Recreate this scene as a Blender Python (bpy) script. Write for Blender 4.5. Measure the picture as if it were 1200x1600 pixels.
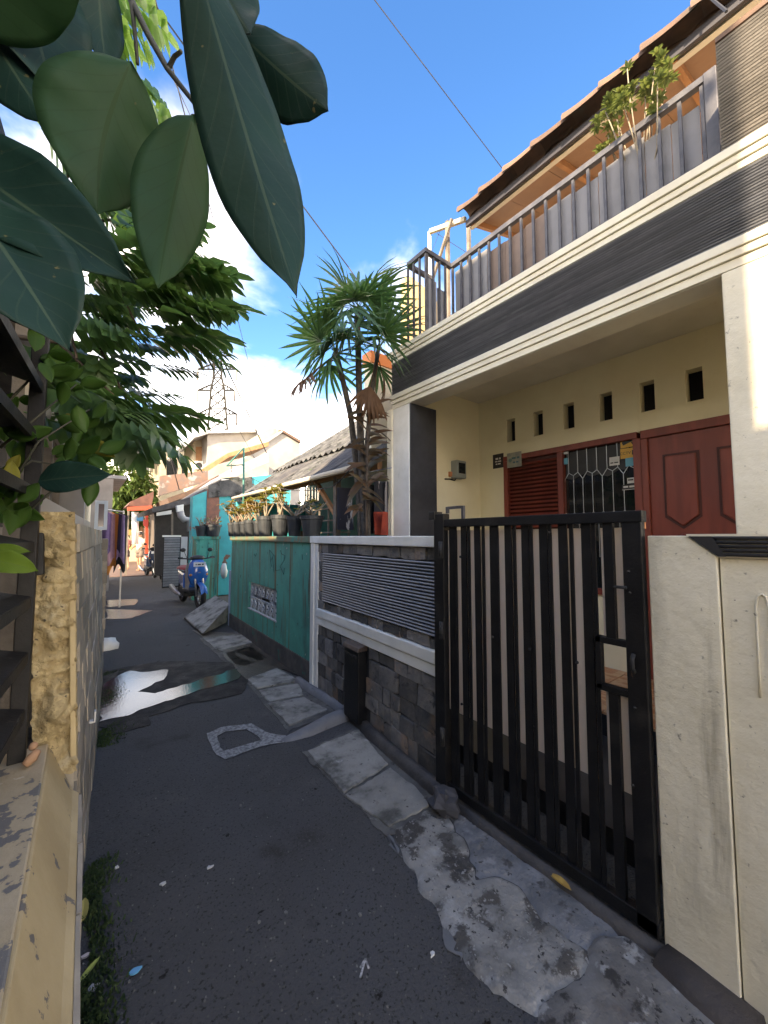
import bpy, bmesh, math, random
from mathutils import Vector, Matrix, noise
R = random.Random(7)
PI = math.pi
for o in list(bpy.data.objects): bpy.data.objects.remove(o)
scene = bpy.context.scene
COL = scene.collection
# ------------------------------------------------------------------ camera
H = 1.5                                  # eye height (m)
PITCH = math.atan(38/600); YAW = math.atan(465/600)
cam = bpy.data.cameras.new('Camera'); camo = bpy.data.objects.new('Camera', cam); COL.objects.link(camo)
cam.sensor_fit = 'VERTICAL'; cam.sensor_height = 36; cam.lens = 36*600/1600
cam.clip_start = 0.02; cam.clip_end = 3000
camo.location = (0, 0, H); camo.rotation_euler = (PI/2 + PITCH, 0, -YAW)
scene.camera = camo
# ------------------------------------------------------------------ world + sun
SUN = Vector((-0.80, -0.42, 0.43)).normalized()
world = bpy.data.worlds.new('World'); scene.world = world; world.use_nodes = True
wn = world.node_tree; wn.nodes.clear(); wl = wn.links
sky = wn.nodes.new('ShaderNodeTexSky'); sky.sky_type = 'NISHITA'; sky.sun_disc = False
sky.sun_elevation = math.asin(SUN.z); sky.sun_rotation = math.atan2(SUN.x, SUN.y)
sky.air_density = 1.0; sky.dust_density = 0.4; sky.ozone_density = 2.5
def wnode(t, **k):
    n = wn.nodes.new(t)
    for a, b in k.items(): setattr(n, a, b)
    return n
def wmath(op, a, b=None):
    n = wnode('ShaderNodeMath', operation=op)
    for i, q in enumerate((a, b)):
        if q is None: continue
        if isinstance(q, (int, float)): n.inputs[i].default_value = q
        else: wl.new(q, n.inputs[i])
    return n.outputs[0]
tc = wnode('ShaderNodeTexCoord'); sp = wnode('ShaderNodeSeparateXYZ'); wl.new(tc.outputs['Generated'], sp.inputs[0])
zc = wmath('MAXIMUM', sp.outputs[2], 0.0); zd = wmath('ADD', zc, 0.12)
cx = wmath('DIVIDE', sp.outputs[0], zd); cy = wmath('DIVIDE', sp.outputs[1], zd)
cb = wnode('ShaderNodeCombineXYZ'); wl.new(cx, cb.inputs[0]); wl.new(cy, cb.inputs[1]); cb.inputs[2].default_value = 18.9
nz = wnode('ShaderNodeTexNoise'); nz.inputs['Scale'].default_value = 1.25; nz.inputs['Detail'].default_value = 7; nz.inputs['Roughness'].default_value = 0.55
nz.inputs['Distortion'].default_value = 0.25; wl.new(cb.outputs[0], nz.inputs['Vector'])
bias = wmath('MULTIPLY', wmath('SUBTRACT', 1.15, zc), 0.10)      # slight low bias; overhead cloud cover added to fill the shaded alley
bias = wmath('ADD', bias, wmath('MULTIPLY', wmath('MAXIMUM', wmath('SUBTRACT', 0.52, zc), 0.0), 0.5))      # haze and cloud thicken towards the horizon
cden = wmath('ADD', nz.outputs[0], bias)
cr = wnode('ShaderNodeMapRange'); cr.interpolation_type = 'SMOOTHSTEP'; cr.inputs[1].default_value = 0.515; cr.inputs[2].default_value = 0.88; wl.new(cden, cr.inputs[0])
nz2 = wnode('ShaderNodeTexNoise'); nz2.inputs['Scale'].default_value = 2.6; nz2.inputs['Detail'].default_value = 6; wl.new(cb.outputs[0], nz2.inputs['Vector'])
csh = wnode('ShaderNodeMapRange'); csh.inputs[1].default_value = .35; csh.inputs[2].default_value = .65; wl.new(nz2.outputs[0], csh.inputs[0])
ccol = wnode('ShaderNodeMixRGB'); wl.new(csh.outputs[0], ccol.inputs[0]); ccol.inputs[1].default_value = (5.5, 5.2, 4.8, 1); ccol.inputs[2].default_value = (10.0, 9.1, 8.0, 1)
hs = wnode('ShaderNodeHueSaturation'); hs.inputs['Hue'].default_value = 0.508; hs.inputs['Saturation'].default_value = 1.27; hs.inputs['Value'].default_value = 0.42; wl.new(sky.outputs[0], hs.inputs['Color'])
mx = wnode('ShaderNodeMixRGB'); wl.new(cr.outputs[0], mx.inputs[0]); wl.new(hs.outputs[0], mx.inputs[1]); wl.new(ccol.outputs[0], mx.inputs[2])
bg = wnode('ShaderNodeBackground'); bg.inputs[1].default_value = 0.15; wl.new(mx.outputs[0], bg.inputs[0])
wo = wnode('ShaderNodeOutputWorld'); wl.new(bg.outputs[0], wo.inputs[0])
sl = bpy.data.lights.new('Sun', 'SUN'); sl.energy = 2.0; sl.angle = math.radians(0.6); sl.color = (1.0, 0.86, 0.68)
so = bpy.data.objects.new('Sun', sl); COL.objects.link(so); so.location = (-8, -4, 9)
so.rotation_euler = SUN.to_track_quat('Z', 'Y').to_euler()
vs = scene.view_settings; vs.view_transform = 'Standard'; vs.look = 'None'; vs.gamma = 1; vs.use_curve_mapping = False
vs.exposure = 3.12
vs.use_white_balance = True; vs.white_balance_temperature = 7700; vs.white_balance_tint = 10
scene.cycles.max_bounces = 8; scene.cycles.diffuse_bounces = 5; scene.cycles.transparent_max_bounces = 12
# ------------------------------------------------------------------ pixel helpers (photo pixels, 1200 x 1600)
cp, sp_, cyw, syw = math.cos(PITCH), math.sin(PITCH), math.cos(YAW), math.sin(YAW)
def ray(u, v):
    r = (u-600)/600; up = -(v-800)/600
    f = cp - sp_*up; z = sp_ + cp*up
    return Vector((r*cyw + f*syw, f*cyw - r*syw, z))
EYE = Vector((0, 0, H))
def at(u, v, d): return EYE + ray(u, v)*d
def onX(u, v, X): q = ray(u, v); return EYE + q*(X/q.x)
def onY(u, v, Y): q = ray(u, v); return EYE + q*(Y/q.y)
def onZ(u, v, z=0.0): q = ray(u, v); return EYE + q*((z-H)/q.z)
RIGHT = Vector((cyw, -syw, 0)); FWD = Vector((syw, cyw, 0)); UP = Vector((0, 0, 1))
# ------------------------------------------------------------------ materials
def lin(c): return tuple(((x/12.92) if x <= 0.04045 else ((x+0.055)/1.055)**2.4) for x in c)
def mat(name, col, col2=None, s=4.0, lo=.35, hi=.65, rough=.7, bump=0.0, bs=50.0, stains=(), rnd=0.0, metal=0.0, spec=.5,
        sc=(1, 1, 1), trans=0.0, tcol=None, rough2=None, detail=5, bsc=None, coat=0.0):
    m = bpy.data.materials.new(name); m.use_nodes = True
    nt = m.node_tree; N = nt.nodes; L = nt.links
    b = N['Principled BSDF']; out = N['Material Output']
    b.inputs['Roughness'].default_value = rough; b.inputs['Metallic'].default_value = metal
    b.inputs['Specular IOR Level'].default_value = spec; b.inputs['Coat Weight'].default_value = coat
    tcn = N.new('ShaderNodeTexCoord'); oi = N.new('ShaderNodeObjectInfo')
    off = N.new('ShaderNodeVectorMath'); off.operation = 'MULTIPLY_ADD'
    comb = N.new('ShaderNodeCombineXYZ')
    for i in range(3): L.new(oi.outputs['Random'], comb.inputs[i])
    L.new(comb.outputs[0], off.inputs[0]); off.inputs[1].default_value = (37, 53, 71) if rnd else (0, 0, 0)
    L.new(tcn.outputs['Object'], off.inputs[2]); vec = off.outputs[0]
    def noi(scale, xyz, det=detail):
        mp = N.new('ShaderNodeMapping'); mp.inputs['Scale'].default_value = xyz; L.new(vec, mp.inputs[0])
        n = N.new('ShaderNodeTexNoise'); n.inputs['Scale'].default_value = scale; n.inputs['Detail'].default_value = det
        n.inputs['Roughness'].default_value = .6; L.new(mp.outputs[0], n.inputs['Vector']); return n.outputs[0]
    def rng(x, a, c, d=0., e=1.):
        r = N.new('ShaderNodeMapRange'); r.interpolation_type = 'SMOOTHSTEP'
        for i, q in enumerate((a, c, d, e)): r.inputs[i+1].default_value = q
        L.new(x, r.inputs[0]); return r.outputs[0]
    def mix(f, a, c):
        x = N.new('ShaderNodeMixRGB')
        for i, q in enumerate((f, a, c)):
            if isinstance(q, tuple): x.inputs[i].default_value = (*q[:3], 1)
            elif isinstance(q, float): x.inputs[i].default_value = q
            else: L.new(q, x.inputs[i])
        return x.outputs[0]
    c = tuple(col)
    if col2 is not None:
        f = rng(noi(s, sc), lo, hi); c = mix(f, c, tuple(col2))
        if rough2 is not None: L.new(rng(noi(s, sc), lo, hi, rough, rough2), b.inputs['Roughness'])
    for st in stains:
        xyz = st[4] if len(st) > 4 else (1, 1, 1)
        c = mix(rng(noi(st[1], xyz, 6), st[2], st[3]), c, tuple(st[0]))
    if rnd:
        h = N.new('ShaderNodeHueSaturation'); L.new(rng(oi.outputs['Random'], 0, 1, 1-rnd, 1+rnd), h.inputs['Value'])
        if isinstance(c, tuple): h.inputs['Color'].default_value = (*c[:3], 1)
        else: L.new(c, h.inputs['Color'])
        c = h.outputs[0]
    if isinstance(c, tuple): b.inputs['Base Color'].default_value = (*c[:3], 1)
    else: L.new(c, b.inputs['Base Color'])
    if bump:
        bp = N.new('ShaderNodeBump'); bp.inputs['Strength'].default_value = min(1, bump); bp.inputs['Distance'].default_value = .01*max(1, bump)
        L.new(noi(bs, bsc or (1, 1, 1), 6), bp.inputs['Height']); L.new(bp.outputs[0], b.inputs['Normal'])
    if trans:
        t = N.new('ShaderNodeBsdfTranslucent'); ms = N.new('ShaderNodeMixShader'); ms.inputs[0].default_value = trans
        t.inputs[0].default_value = (*(tcol or col)[:3], 1)
        L.new(b.outputs[0], ms.inputs[1]); L.new(t.outputs[0], ms.inputs[2]); L.new(ms.outputs[0], out.inputs[0])
    return m
def leafmat(name, base, dark, rib, tcol, trans=.4, rough=.35, veins=9.0, vw=.05):
    """big leaf: UV u runs base to tip, v -1..1 across; midrib and side veins"""
    m = bpy.data.materials.new(name); m.use_nodes = True
    N = m.node_tree.nodes; L = m.node_tree.links; b = N['Principled BSDF']; out = N['Material Output']
    uv = N.new('ShaderNodeUVMap'); s = N.new('ShaderNodeSeparateXYZ'); L.new(uv.outputs[0], s.inputs[0])
    def M(op, a, c=None, d=None):
        n = N.new('ShaderNodeMath'); n.operation = op
        for i, q in enumerate((a, c, d)):
            if q is None: continue
            if isinstance(q, (int, float)): n.inputs[i].default_value = q
            else: L.new(q, n.inputs[i])
        return n.outputs[0]
    av = M('ABSOLUTE', M('MULTIPLY_ADD', s.outputs[1], 2.0, -1.0))
    ph = M('FRACT', M('SUBTRACT', M('MULTIPLY', s.outputs[0], veins), M('MULTIPLY', M('POWER', av, .8), 2.2)))
    side = M('LESS_THAN', M('ABSOLUTE', M('SUBTRACT', ph, .5)), vw)
    mid = M('LESS_THAN', av, .035)
    f = M('MAXIMUM', M('MULTIPLY', side, .26), mid)
    tcn = N.new('ShaderNodeTexCoord'); n = N.new('ShaderNodeTexNoise'); n.inputs['Scale'].default_value = 14; n.inputs['Detail'].default_value = 5
    L.new(tcn.outputs['Object'], n.inputs['Vector'])
    mr = N.new('ShaderNodeMapRange'); mr.inputs[1].default_value = .3; mr.inputs[2].default_value = .7; L.new(n.outputs[0], mr.inputs[0])
    a = N.new('ShaderNodeMixRGB'); L.new(mr.outputs[0], a.inputs[0]); a.inputs[1].default_value = (*base, 1); a.inputs[2].default_value = (*dark, 1)
    n2 = N.new('ShaderNodeTexNoise'); n2.inputs['Scale'].default_value = 75; n2.inputs['Detail'].default_value = 3; L.new(tcn.outputs['Object'], n2.inputs['Vector'])
    m2 = N.new('ShaderNodeMapRange'); m2.inputs[1].default_value = .71; m2.inputs[2].default_value = .74; L.new(n2.outputs[0], m2.inputs[0])
    a2 = N.new('ShaderNodeMixRGB'); L.new(m2.outputs[0], a2.inputs[0]); L.new(a.outputs[0], a2.inputs[1]); a2.inputs[2].default_value = (.16, .15, .07, 1); a = a2
    c = N.new('ShaderNodeMixRGB'); L.new(f, c.inputs[0]); L.new(a.outputs[0], c.inputs[1]); c.inputs[2].default_value = (*rib, 1)
    L.new(c.outputs[0], b.inputs['Base Color']); b.inputs['Roughness'].default_value = rough; b.inputs['Specular IOR Level'].default_value = .18
    bp = N.new('ShaderNodeBump'); bp.inputs['Strength'].default_value = .8; bp.inputs['Distance'].default_value = .004
    L.new(M('SUBTRACT', n.outputs[0], M('MULTIPLY', f, .8)), bp.inputs['Height']); L.new(bp.outputs[0], b.inputs['Normal'])
    t = N.new('ShaderNodeBsdfTranslucent')
    tm = N.new('ShaderNodeMixRGB'); L.new(f, tm.inputs[0]); tm.inputs[1].default_value = (*tcol, 1); tm.inputs[2].default_value = (*[q*.7 for q in tcol], 1)
    L.new(tm.outputs[0], t.inputs[0])
    ms = N.new('ShaderNodeMixShader'); ms.inputs[0].default_value = trans
    L.new(b.outputs[0], ms.inputs[1]); L.new(t.outputs[0], ms.inputs[2]); L.new(ms.outputs[0], out.inputs[0])
    return m
def glass(name, col, rough=.03):
    m = mat(name, col, rough=rough, spec=.6); return m

# ------------------------------------------------------------------ mesh builder
OFF = {}
class MB:
    def __init__(s, T=None): s.v = []; s.f = []; s.T = T; s.uv = []
    def add(s, vs, fs):
        n = len(s.v)
        for p in vs:
            p = Vector(p); s.v.append(s.T @ p if s.T else p)
        s.f += [tuple(i+n for i in f) for f in fs]; return s
    def box(s, lo, hi):
        a, b = lo, hi
        lo = [min(a[i], b[i]) for i in range(3)]; hi = [max(a[i], b[i]) for i in range(3)]
        vs = [(x, y, z) for x in (lo[0], hi[0]) for y in (lo[1], hi[1]) for z in (lo[2], hi[2])]
        return s.add(vs, [(0, 1, 3, 2), (4, 6, 7, 5), (0, 4, 5, 1), (2, 3, 7, 6), (0, 2, 6, 4), (1, 5, 7, 3)])
    def hexa(s, p):     # 8 points: bottom 4 ccw, top 4 ccw
        return s.add(p, [(3, 2, 1, 0), (4, 5, 6, 7), (0, 1, 5, 4), (1, 2, 6, 5), (2, 3, 7, 6), (3, 0, 4, 7)])
    def bar(s, p, q, w, h, up=(0, 0, 1)):
        p = Vector(p); q = Vector(q); d = (q-p).normalized(); up = Vector(up)
        x = d.cross(up)
        if x.length < 1e-4: x = d.cross(Vector((1, 0, 0)))
        x.normalize(); y = x.cross(d)
        vs = [e + x*a*w/2 + y*b*h/2 for e in (p, q) for a, b in ((-1, -1), (1, -1), (1, 1), (-1, 1))]
        return s.add(vs, [(0, 3, 2, 1), (4, 5, 6, 7), (0, 1, 5, 4), (1, 2, 6, 5), (2, 3, 7, 6), (3, 0, 4, 7)])
    def tube(s, pts, r, n=8, cap=True):
        pts = [Vector(p) for p in pts]; k = len(pts)
        rs = r if isinstance(r, (list, tuple)) else [r]*k
        vs = []; prev = None
        for i, p in enumerate(pts):
            d = (pts[min(i+1, k-1)] - pts[max(i-1, 0)]).normalized()
            if prev is None:
                x = d.cross(UP)
                if x.length < .05: x = d.cross(Vector((1, 0, 0)))
            else: x = prev - d*prev.dot(d)
            x.normalize(); prev = x; y = d.cross(x)
            vs += [p + (x*math.cos(2*PI*j/n) + y*math.sin(2*PI*j/n))*rs[i] for j in range(n)]
        fs = [(i*n+j, i*n+(j+1) % n, (i+1)*n+(j+1) % n, (i+1)*n+j) for i in range(k-1) for j in range(n)]
        if cap: fs += [tuple(reversed(range(n))), tuple(range((k-1)*n, k*n))]
        return s.add(vs, fs)
    def lathe(s, c, prof, n=16, M=None):    # prof: (r, z) list; M optional 3x3/4x4
        c = Vector(c); vs = []
        for r, z in prof:
            for j in range(n):
                p = Vector((r*math.cos(2*PI*j/n), r*math.sin(2*PI*j/n), z))
                vs.append(c + (M @ p if M else p))
        k = len(prof)
        fs = [(i*n+j, i*n+(j+1) % n, (i+1)*n+(j+1) % n, (i+1)*n+j) for i in range(k-1) for j in range(n)]
        fs += [tuple(reversed(range(n))), tuple(range((k-1)*n, k*n))]
        return s.add(vs, fs)
    def prism(s, poly, ext):     # poly: 3-D points of a planar outline, extruded by ext
        n = len(poly); ext = Vector(ext); vs = [Vector(p) for p in poly] + [Vector(p)+ext for p in poly]
        return s.add(vs, [tuple(reversed(range(n))), tuple(range(n, 2*n))] + [(i, (i+1) % n, (i+1) % n+n, i+n) for i in range(n)])
    def grid(s, fn, nu, nv, uv=False):
        vs = [fn(i/nu, j/nv) for i in range(nu+1) for j in range(nv+1)]
        if uv: s.uv += [(i/nu, j/nv) for i in range(nu+1) for j in range(nv+1)]
        return s.add(vs, [(i*(nv+1)+j, (i+1)*(nv+1)+j, (i+1)*(nv+1)+j+1, i*(nv+1)+j+1) for i in range(nu) for j in range(nv)])
    def ball(s, c, r, nu=8, nv=6, sq=(1, 1, 1), jit=0, seed=0):
        c = Vector(c); rr = random.Random(seed); vs = []
        for i in range(nv+1):
            for j in range(nu):
                t = PI*i/nv; a = 2*PI*j/nu; k = 1 + (rr.uniform(-jit, jit) if 0 < i < nv else 0)
                vs.append(c + Vector((math.sin(t)*math.cos(a)*sq[0], math.sin(t)*math.sin(a)*sq[1], math.cos(t)*sq[2]))*r*k)
        return s.add(vs, [(i*nu+j, (i+1)*nu+j, (i+1)*nu+(j+1) % nu, i*nu+(j+1) % nu) for i in range(nv) for j in range(nu)])
    def mesh(s, name, material, off=(0, 0, 0), smooth=False):
        off = Vector(off); me = bpy.data.meshes.new(name)
        me.from_pydata([p-off for p in s.v], [], s.f)
        if s.uv:
            ul = me.uv_layers.new(name='UVMap')
            for lp in me.loops: ul.data[lp.index].uv = s.uv[lp.vertex_index]
        me.materials.append(material)
        bm = bmesh.new(); bm.from_mesh(me); bmesh.ops.recalc_face_normals(bm, faces=bm.faces); bm.to_mesh(me); bm.free()
        if smooth: me.shade_smooth()
        me.validate(); return me
    def build(s, name, material, parent=None, smooth=False, bevel=0, label=None):
        off = OFF.get(parent.name, Vector()) if parent else Vector()
        o = bpy.data.objects.new(name, s.mesh(name, material, off, smooth)); COL.objects.link(o)
        if parent: o.parent = parent
        OFF[o.name] = off
        if bevel:
            md = o.modifiers.new('Bevel', 'BEVEL'); md.width = bevel; md.segments = 2; md.limit_method = 'ANGLE'; md.angle_limit = .6
        if label: o['label'] = label
        return o
def tag(o, label, cat, group=None, kind=None):
    o['label'] = label; o['category'] = cat
    if group: o['group'] = group
    if kind: o['kind'] = kind
    return o
def structure(o): o['kind'] = 'structure'; return o
def thing(name, label, cat, loc=(0, 0, 0), group=None):
    o = bpy.data.objects.new(name, None); COL.objects.link(o); o.location = loc; o.empty_display_size = .1
    OFF[o.name] = Vector(loc); return tag(o, label, cat, group)
def one(mb, name, material, label, cat, group=None, loc=None, **k):
    """a thing that is a single mesh, its origin at loc (default: lowest point's middle)"""
    if loc is None:
        n = len(mb.v); loc = Vector((sum(p.x for p in mb.v)/n, sum(p.y for p in mb.v)/n, min(p.z for p in mb.v)))
    o = bpy.data.objects.new(name, mb.mesh(name, material, loc, k.pop('smooth', False))); COL.objects.link(o); o.location = loc
    OFF[o.name] = Vector(loc)
    if k.get('bevel'):
        md = o.modifiers.new('Bevel', 'BEVEL'); md.width = k['bevel']; md.segments = 2; md.limit_method = 'ANGLE'; md.angle_limit = .6
    return tag(o, label, cat, group)
def inst(me, name, parent, M):
    """a piece that shares mesh data; M is its world matrix (parent is an unrotated thing)"""
    o = bpy.data.objects.new(name, me); COL.objects.link(o)
    off = OFF.get(parent.name, Vector()) if parent else Vector()
    o.parent = parent; o.matrix_basis = Matrix.Translation(-off) @ M; OFF[o.name] = off
    return o
def copy_tree(o, parent=None):
    c = o.copy(); COL.objects.link(c); c.parent = parent
    for ch in o.children: copy_tree(ch, c)
    return c
def frame(o, xd, yd=None, zd=UP):
    """matrix with origin o, x along xd, z near zd"""
    x = Vector(xd).normalized(); z = Vector(zd); y = z.cross(x).normalized(); z = x.cross(y)
    M = Matrix((x, y, z)).transposed().to_4x4(); M.translation = Vector(o); return M
def wob(pts, amp, n=5, seed=0, scale=9):
    """subdivide a closed outline and make it uneven in plan"""
    out = []
    for i, p in enumerate(pts):
        q = pts[(i+1) % len(pts)]
        for k in range(n):
            w = Vector(p).lerp(Vector(q), k/n); a = noise.noise_vector(w*scale + Vector((seed, 0, 0)))
            out.append(w + Vector((a.x, a.y, 0))*amp)
    return out
def text_mesh(txt, size, name, material, depth=.0006):
    cu = bpy.data.curves.new(name, 'FONT'); cu.body = txt; cu.size = size; cu.align_x = 'CENTER'; cu.align_y = 'CENTER'; cu.extrude = depth
    ob = bpy.data.objects.new(name, cu); me = bpy.data.meshes.new_from_object(ob); bpy.data.objects.remove(ob)
    me.materials.clear(); me.materials.append(material); return me
# ------------------------------------------------------------------ shared materials
M = {}
M['cream'] = mat('cream_paint', (.76, .71, .57), (.68, .63, .49), s=2.2, rough=.75, bump=.7, bs=16, stains=[((.45, .42, .33), 3.0, .55, .78, (1, 1, .25)), ((.36, .33, .25), 7, .58, .76, (1, 1, .10)), ((.30, .28, .22), 30, .64, .72), ((.22, .2, .16), 60, .68, .72)])
M['white'] = mat('white_paint', (.80, .80, .76), (.72, .72, .67), s=5, rough=.6, bump=.12, bs=60, stains=[((.42, .41, .36), 5, .62, .85, (1, 1, .3)), ((.35, .34, .3), 40, .70, .76)])
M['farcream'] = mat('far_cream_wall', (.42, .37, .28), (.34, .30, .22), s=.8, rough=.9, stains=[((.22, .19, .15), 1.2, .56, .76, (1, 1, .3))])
M['offwhite'] = mat('off_white_moulding', (.72, .69, .56), (.64, .60, .48), s=3, rough=.6, bump=.1, bs=50, stains=[((.35, .32, .25), 7, .64, .84, (1, 1, .4))])
M['yellow'] = mat('pale_yellow_paint', (.76, .71, .52), (.70, .64, .45), s=1.6, rough=.8, bump=.15, bs=80, stains=[((.5, .42, .26), 4, .62, .85, (1, 1, .3))])
M['ceil'] = mat('ceiling_white', (.62, .61, .56), (.54, .53, .48), s=1.5, rough=.85, stains=[((.40, .38, .32), 5, .64, .8)])
M['rib'] = mat('highlighted_charcoal_cladding', (.15, .16, .185), (.20, .21, .235), s=6, rough=.42, bump=.15, bs=90, rnd=.15, stains=[((.10, .10, .105), 12, .58, .8, (1, .3, 1))])  # sky-lit rib highlights put into the colour, against near-black grooves
M['ribback'] = mat('charcoal_backing', (.012, .013, .016), rough=.8)
M['black'] = mat('black_gate_paint', (.006, .006, .007), (.010, .010, .011), s=12, spec=.3, rough=.42, bump=.2, bs=120, stains=[((.022, .021, .02), 6, .52, .75), ((.08, .045, .028), 24, .68, .75), ((.07, .066, .062), 50, .70, .76)])
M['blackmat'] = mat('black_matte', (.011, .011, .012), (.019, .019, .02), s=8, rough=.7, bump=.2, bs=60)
M['redwood'] = mat('red_brown_wood', (.22, .046, .030), (.16, .032, .022), s=3, rough=.48, bump=.1, bs=40, bsc=(1, 1, .1), sc=(3, 3, .4))
M['stone'] = mat('andesite_stone', (.10, .10, .102), (.17, .158, .145), s=9, rough=.8, bump=1.2, bs=26, rnd=.55, stains=[((.24, .165, .115), 2.2, .54, .66), ((.035, .035, .036), 12, .58, .7), ((.28, .27, .25), 20, .66, .74)])
M['mortar'] = mat('dark_mortar', (.05, .05, .05), rough=.9, bump=.4, bs=60)
M['asphalt'] = None
M['concrete'] = mat('worn_concrete', (.27, .265, .245), (.17, .168, .158), s=5, rough=.9, bump=1.4, bs=20, rnd=.18,
    stains=[((.075, .075, .068), 5, .50, .66), ((.36, .36, .34), 11, .62, .74), ((.045, .043, .04), 26, .62, .70), ((.10, .11, .07), 3.3, .6, .75)])
M['cement'] = mat('smooth_grey_cement', (.17, .18, .20), (.13, .135, .15), s=5, rough=.75, bump=.4, bs=30, stains=[((.07, .07, .075), 8, .6, .75)])
M['green'] = mat('green_wall_paint', (.055, .35, .28), (.045, .27, .22), s=3, rough=.6, bump=.35, bs=22, bsc=(1, 1, .3),
    stains=[((.11, .115, .06), 7, .54, .66, (1, 1, .04)), ((.04, .15, .125), 2.4, .55, .75, (1, 1, .5)), ((.08, .07, .045), 15, .60, .70, (1, 1, .06)), ((.42, .46, .40), 16, .68, .70), ((.03, .045, .04), 12, .66, .70)])
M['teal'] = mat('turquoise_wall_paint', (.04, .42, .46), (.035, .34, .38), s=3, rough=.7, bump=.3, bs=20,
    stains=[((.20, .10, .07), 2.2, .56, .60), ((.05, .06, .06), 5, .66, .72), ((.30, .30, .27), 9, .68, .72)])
M['pot'] = mat('charcoal_plastic_pot', (.022, .025, .03), (.035, .04, .045), s=9, rough=.5, stains=[((.12, .10, .08), 10, .64, .8)])
M['soil'] = mat('soil', (.06, .04, .03), rough=.95, bump=.8, bs=60)
M['sand'] = mat('rough_sandstone_render', (.54, .43, .24), (.38, .29, .15), s=14, rough=.95, bump=2.0, bs=60, stains=[((.62, .55, .38), 5, .58, .75), ((.10, .08, .05), 16, .66, .70), ((.10, .085, .06), 50, .62, .70)])
M['ochre'] = mat('ochre_painted_ledge', (.50, .40, .23), (.40, .31, .17), s=2.5, rough=.7, bump=.3, bs=30, stains=[((.34, .24, .10), 3, .56, .75, (1, .3, 1)), ((.14, .13, .12), 9, .62, .64)])
M['ledge'] = mat('peeling_ledge_top', (.50, .42, .30), (.42, .34, .22), s=3, rough=.8, bump=.4, bs=30, stains=[((.17, .165, .16), 6, .535, .55), ((.60, .54, .42), 8, .64, .68), ((.12, .10, .08), 40, .70, .74)])
M['tile'] = mat('grey_stone_tile', (.36, .31, .245), (.23, .205, .17), s=6, rough=.55, bump=.3, bs=30, rnd=.28, stains=[((.40, .34, .27), 4, .58, .78)])
M['grout'] = mat('pale_grout', (.36, .32, .26), rough=.9)
M['moss'] = mat('mossy_roof_sheet', (.055, .057, .06), (.12, .12, .118), s=3.5, rough=.95, bump=.8, bs=16, stains=[((.022, .024, .022), 6, .50, .66), ((.24, .24, .225), 11, .64, .74), ((.06, .08, .045), 9, .62, .7)])
M['zinc'] = mat('weathered_zinc', (.36, .37, .38), (.25, .25, .26), s=3, rough=.5, bump=.1, stains=[((.20, .12, .07), 5, .62, .74)])
M['darkroof'] = mat('dark_roof', (.05, .05, .055), (.10, .095, .09), s=4, rough=.85, bump=.5, bs=20)
M['wood'] = mat('orange_brown_timber', (.36, .19, .09), (.28, .14, .065), s=4, rough=.75, bump=.3, bs=30, bsc=(1, 1, .2))
M['timber'] = mat('grey_timber', (.20, .17, .14), (.13, .11, .09), s=6, rough=.85, bump=.5, bs=40)
M['terra'] = mat('terracotta_tile', (.14, .085, .06), (.095, .062, .048), s=6, rough=.85, bump=.4, bs=30, rnd=.2, stains=[((.10, .09, .075), 6, .55, .75)])
M['soffit'] = mat('orange_soffit_board', (.26, .17, .115), (.21, .13, .088), s=2, rough=.7, bump=.1, stains=[((.25, .12, .06), 5, .62, .8)])
M['railgrey'] = mat('dark_grey_railing', (.05, .05, .06), (.085, .085, .095), s=10, rough=.5, stains=[((.18, .16, .14), 20, .66, .78)])
M['panelgrey'] = mat('grey_balcony_sheet', (.22, .22, .235), (.17, .17, .18), s=2, rough=.6, stains=[((.12, .115, .11), 5, .6, .8, (1, 1, .2))])
M['panelbrown'] = mat('brown_balcony_sheet', (.22, .16, .13), (.15, .11, .09), s=2, rough=.7)
M['darkglass'] = glass('dark_window_glass', (.012, .014, .016))
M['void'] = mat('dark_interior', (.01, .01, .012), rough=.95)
M['lead'] = mat('silver_leading', (.42, .44, .45), rough=.35, metal=.5)
M['steel'] = mat('steel', (.35, .35, .36), rough=.35, metal=.9)
M['rubber'] = mat('tyre_rubber', (.015, .015, .016), rough=.8)
M['skin'] = mat('skin', (.33, .18, .11), rough=.55)
M['hair'] = mat('black_hair', (.012, .01, .01), rough=.5)
M['wire'] = mat('black_cable', (.02, .02, .022), rough=.6)
M['bark'] = mat('brown_bark', (.10, .075, .055), (.06, .045, .035), s=12, rough=.9, bump=.8, bs=30)
# ================================================================== THE SETTING
g = MB().add([(-400, -200, -.03), (400, -200, -.03), (400, 700, -.03), (-400, 700, -.03)], [(0, 1, 2, 3)])
structure(g.build('ground', mat('packed_earth', (.13, .11, .09), (.09, .08, .065), s=.7, rough=.95, bump=.5, bs=8)))
asph = mat('asphalt', (.094, .096, .101), (.072, .073, .076), s=1.3, rough=.9, bump=1.6, bs=110, rough2=.75, spec=.22,
    stains=[((.105, .105, .107), 2.2, .54, .72), ((.042, .039, .038), 1.7, .58, .72), ((.105, .103, .10), 95, .54, .68), ((.034, .033, .032), 75, .55, .67), ((.17, .165, .16), 170, .64, .72), ((.014, .013, .012), 9, .66, .70), ((.30, .29, .27), 230, .74, .78)])
# the asphalt sheet, slightly uneven
def roadfn(a, b):
    y = -1.5 + a*a*34 if a > .3 else -1.5 + (a/.3)*(.09*34)
    xl = -.6; xr = 2.15 + max(0, y-6)*.12
    x = xl + (xr-xl)*b
    return Vector((x, y, .004*noise.noise(Vector((x*2, y*2, 0))) + .002))
structure(MB().grid(roadfn, 120, 22).build('road', asph, smooth=True))
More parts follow.
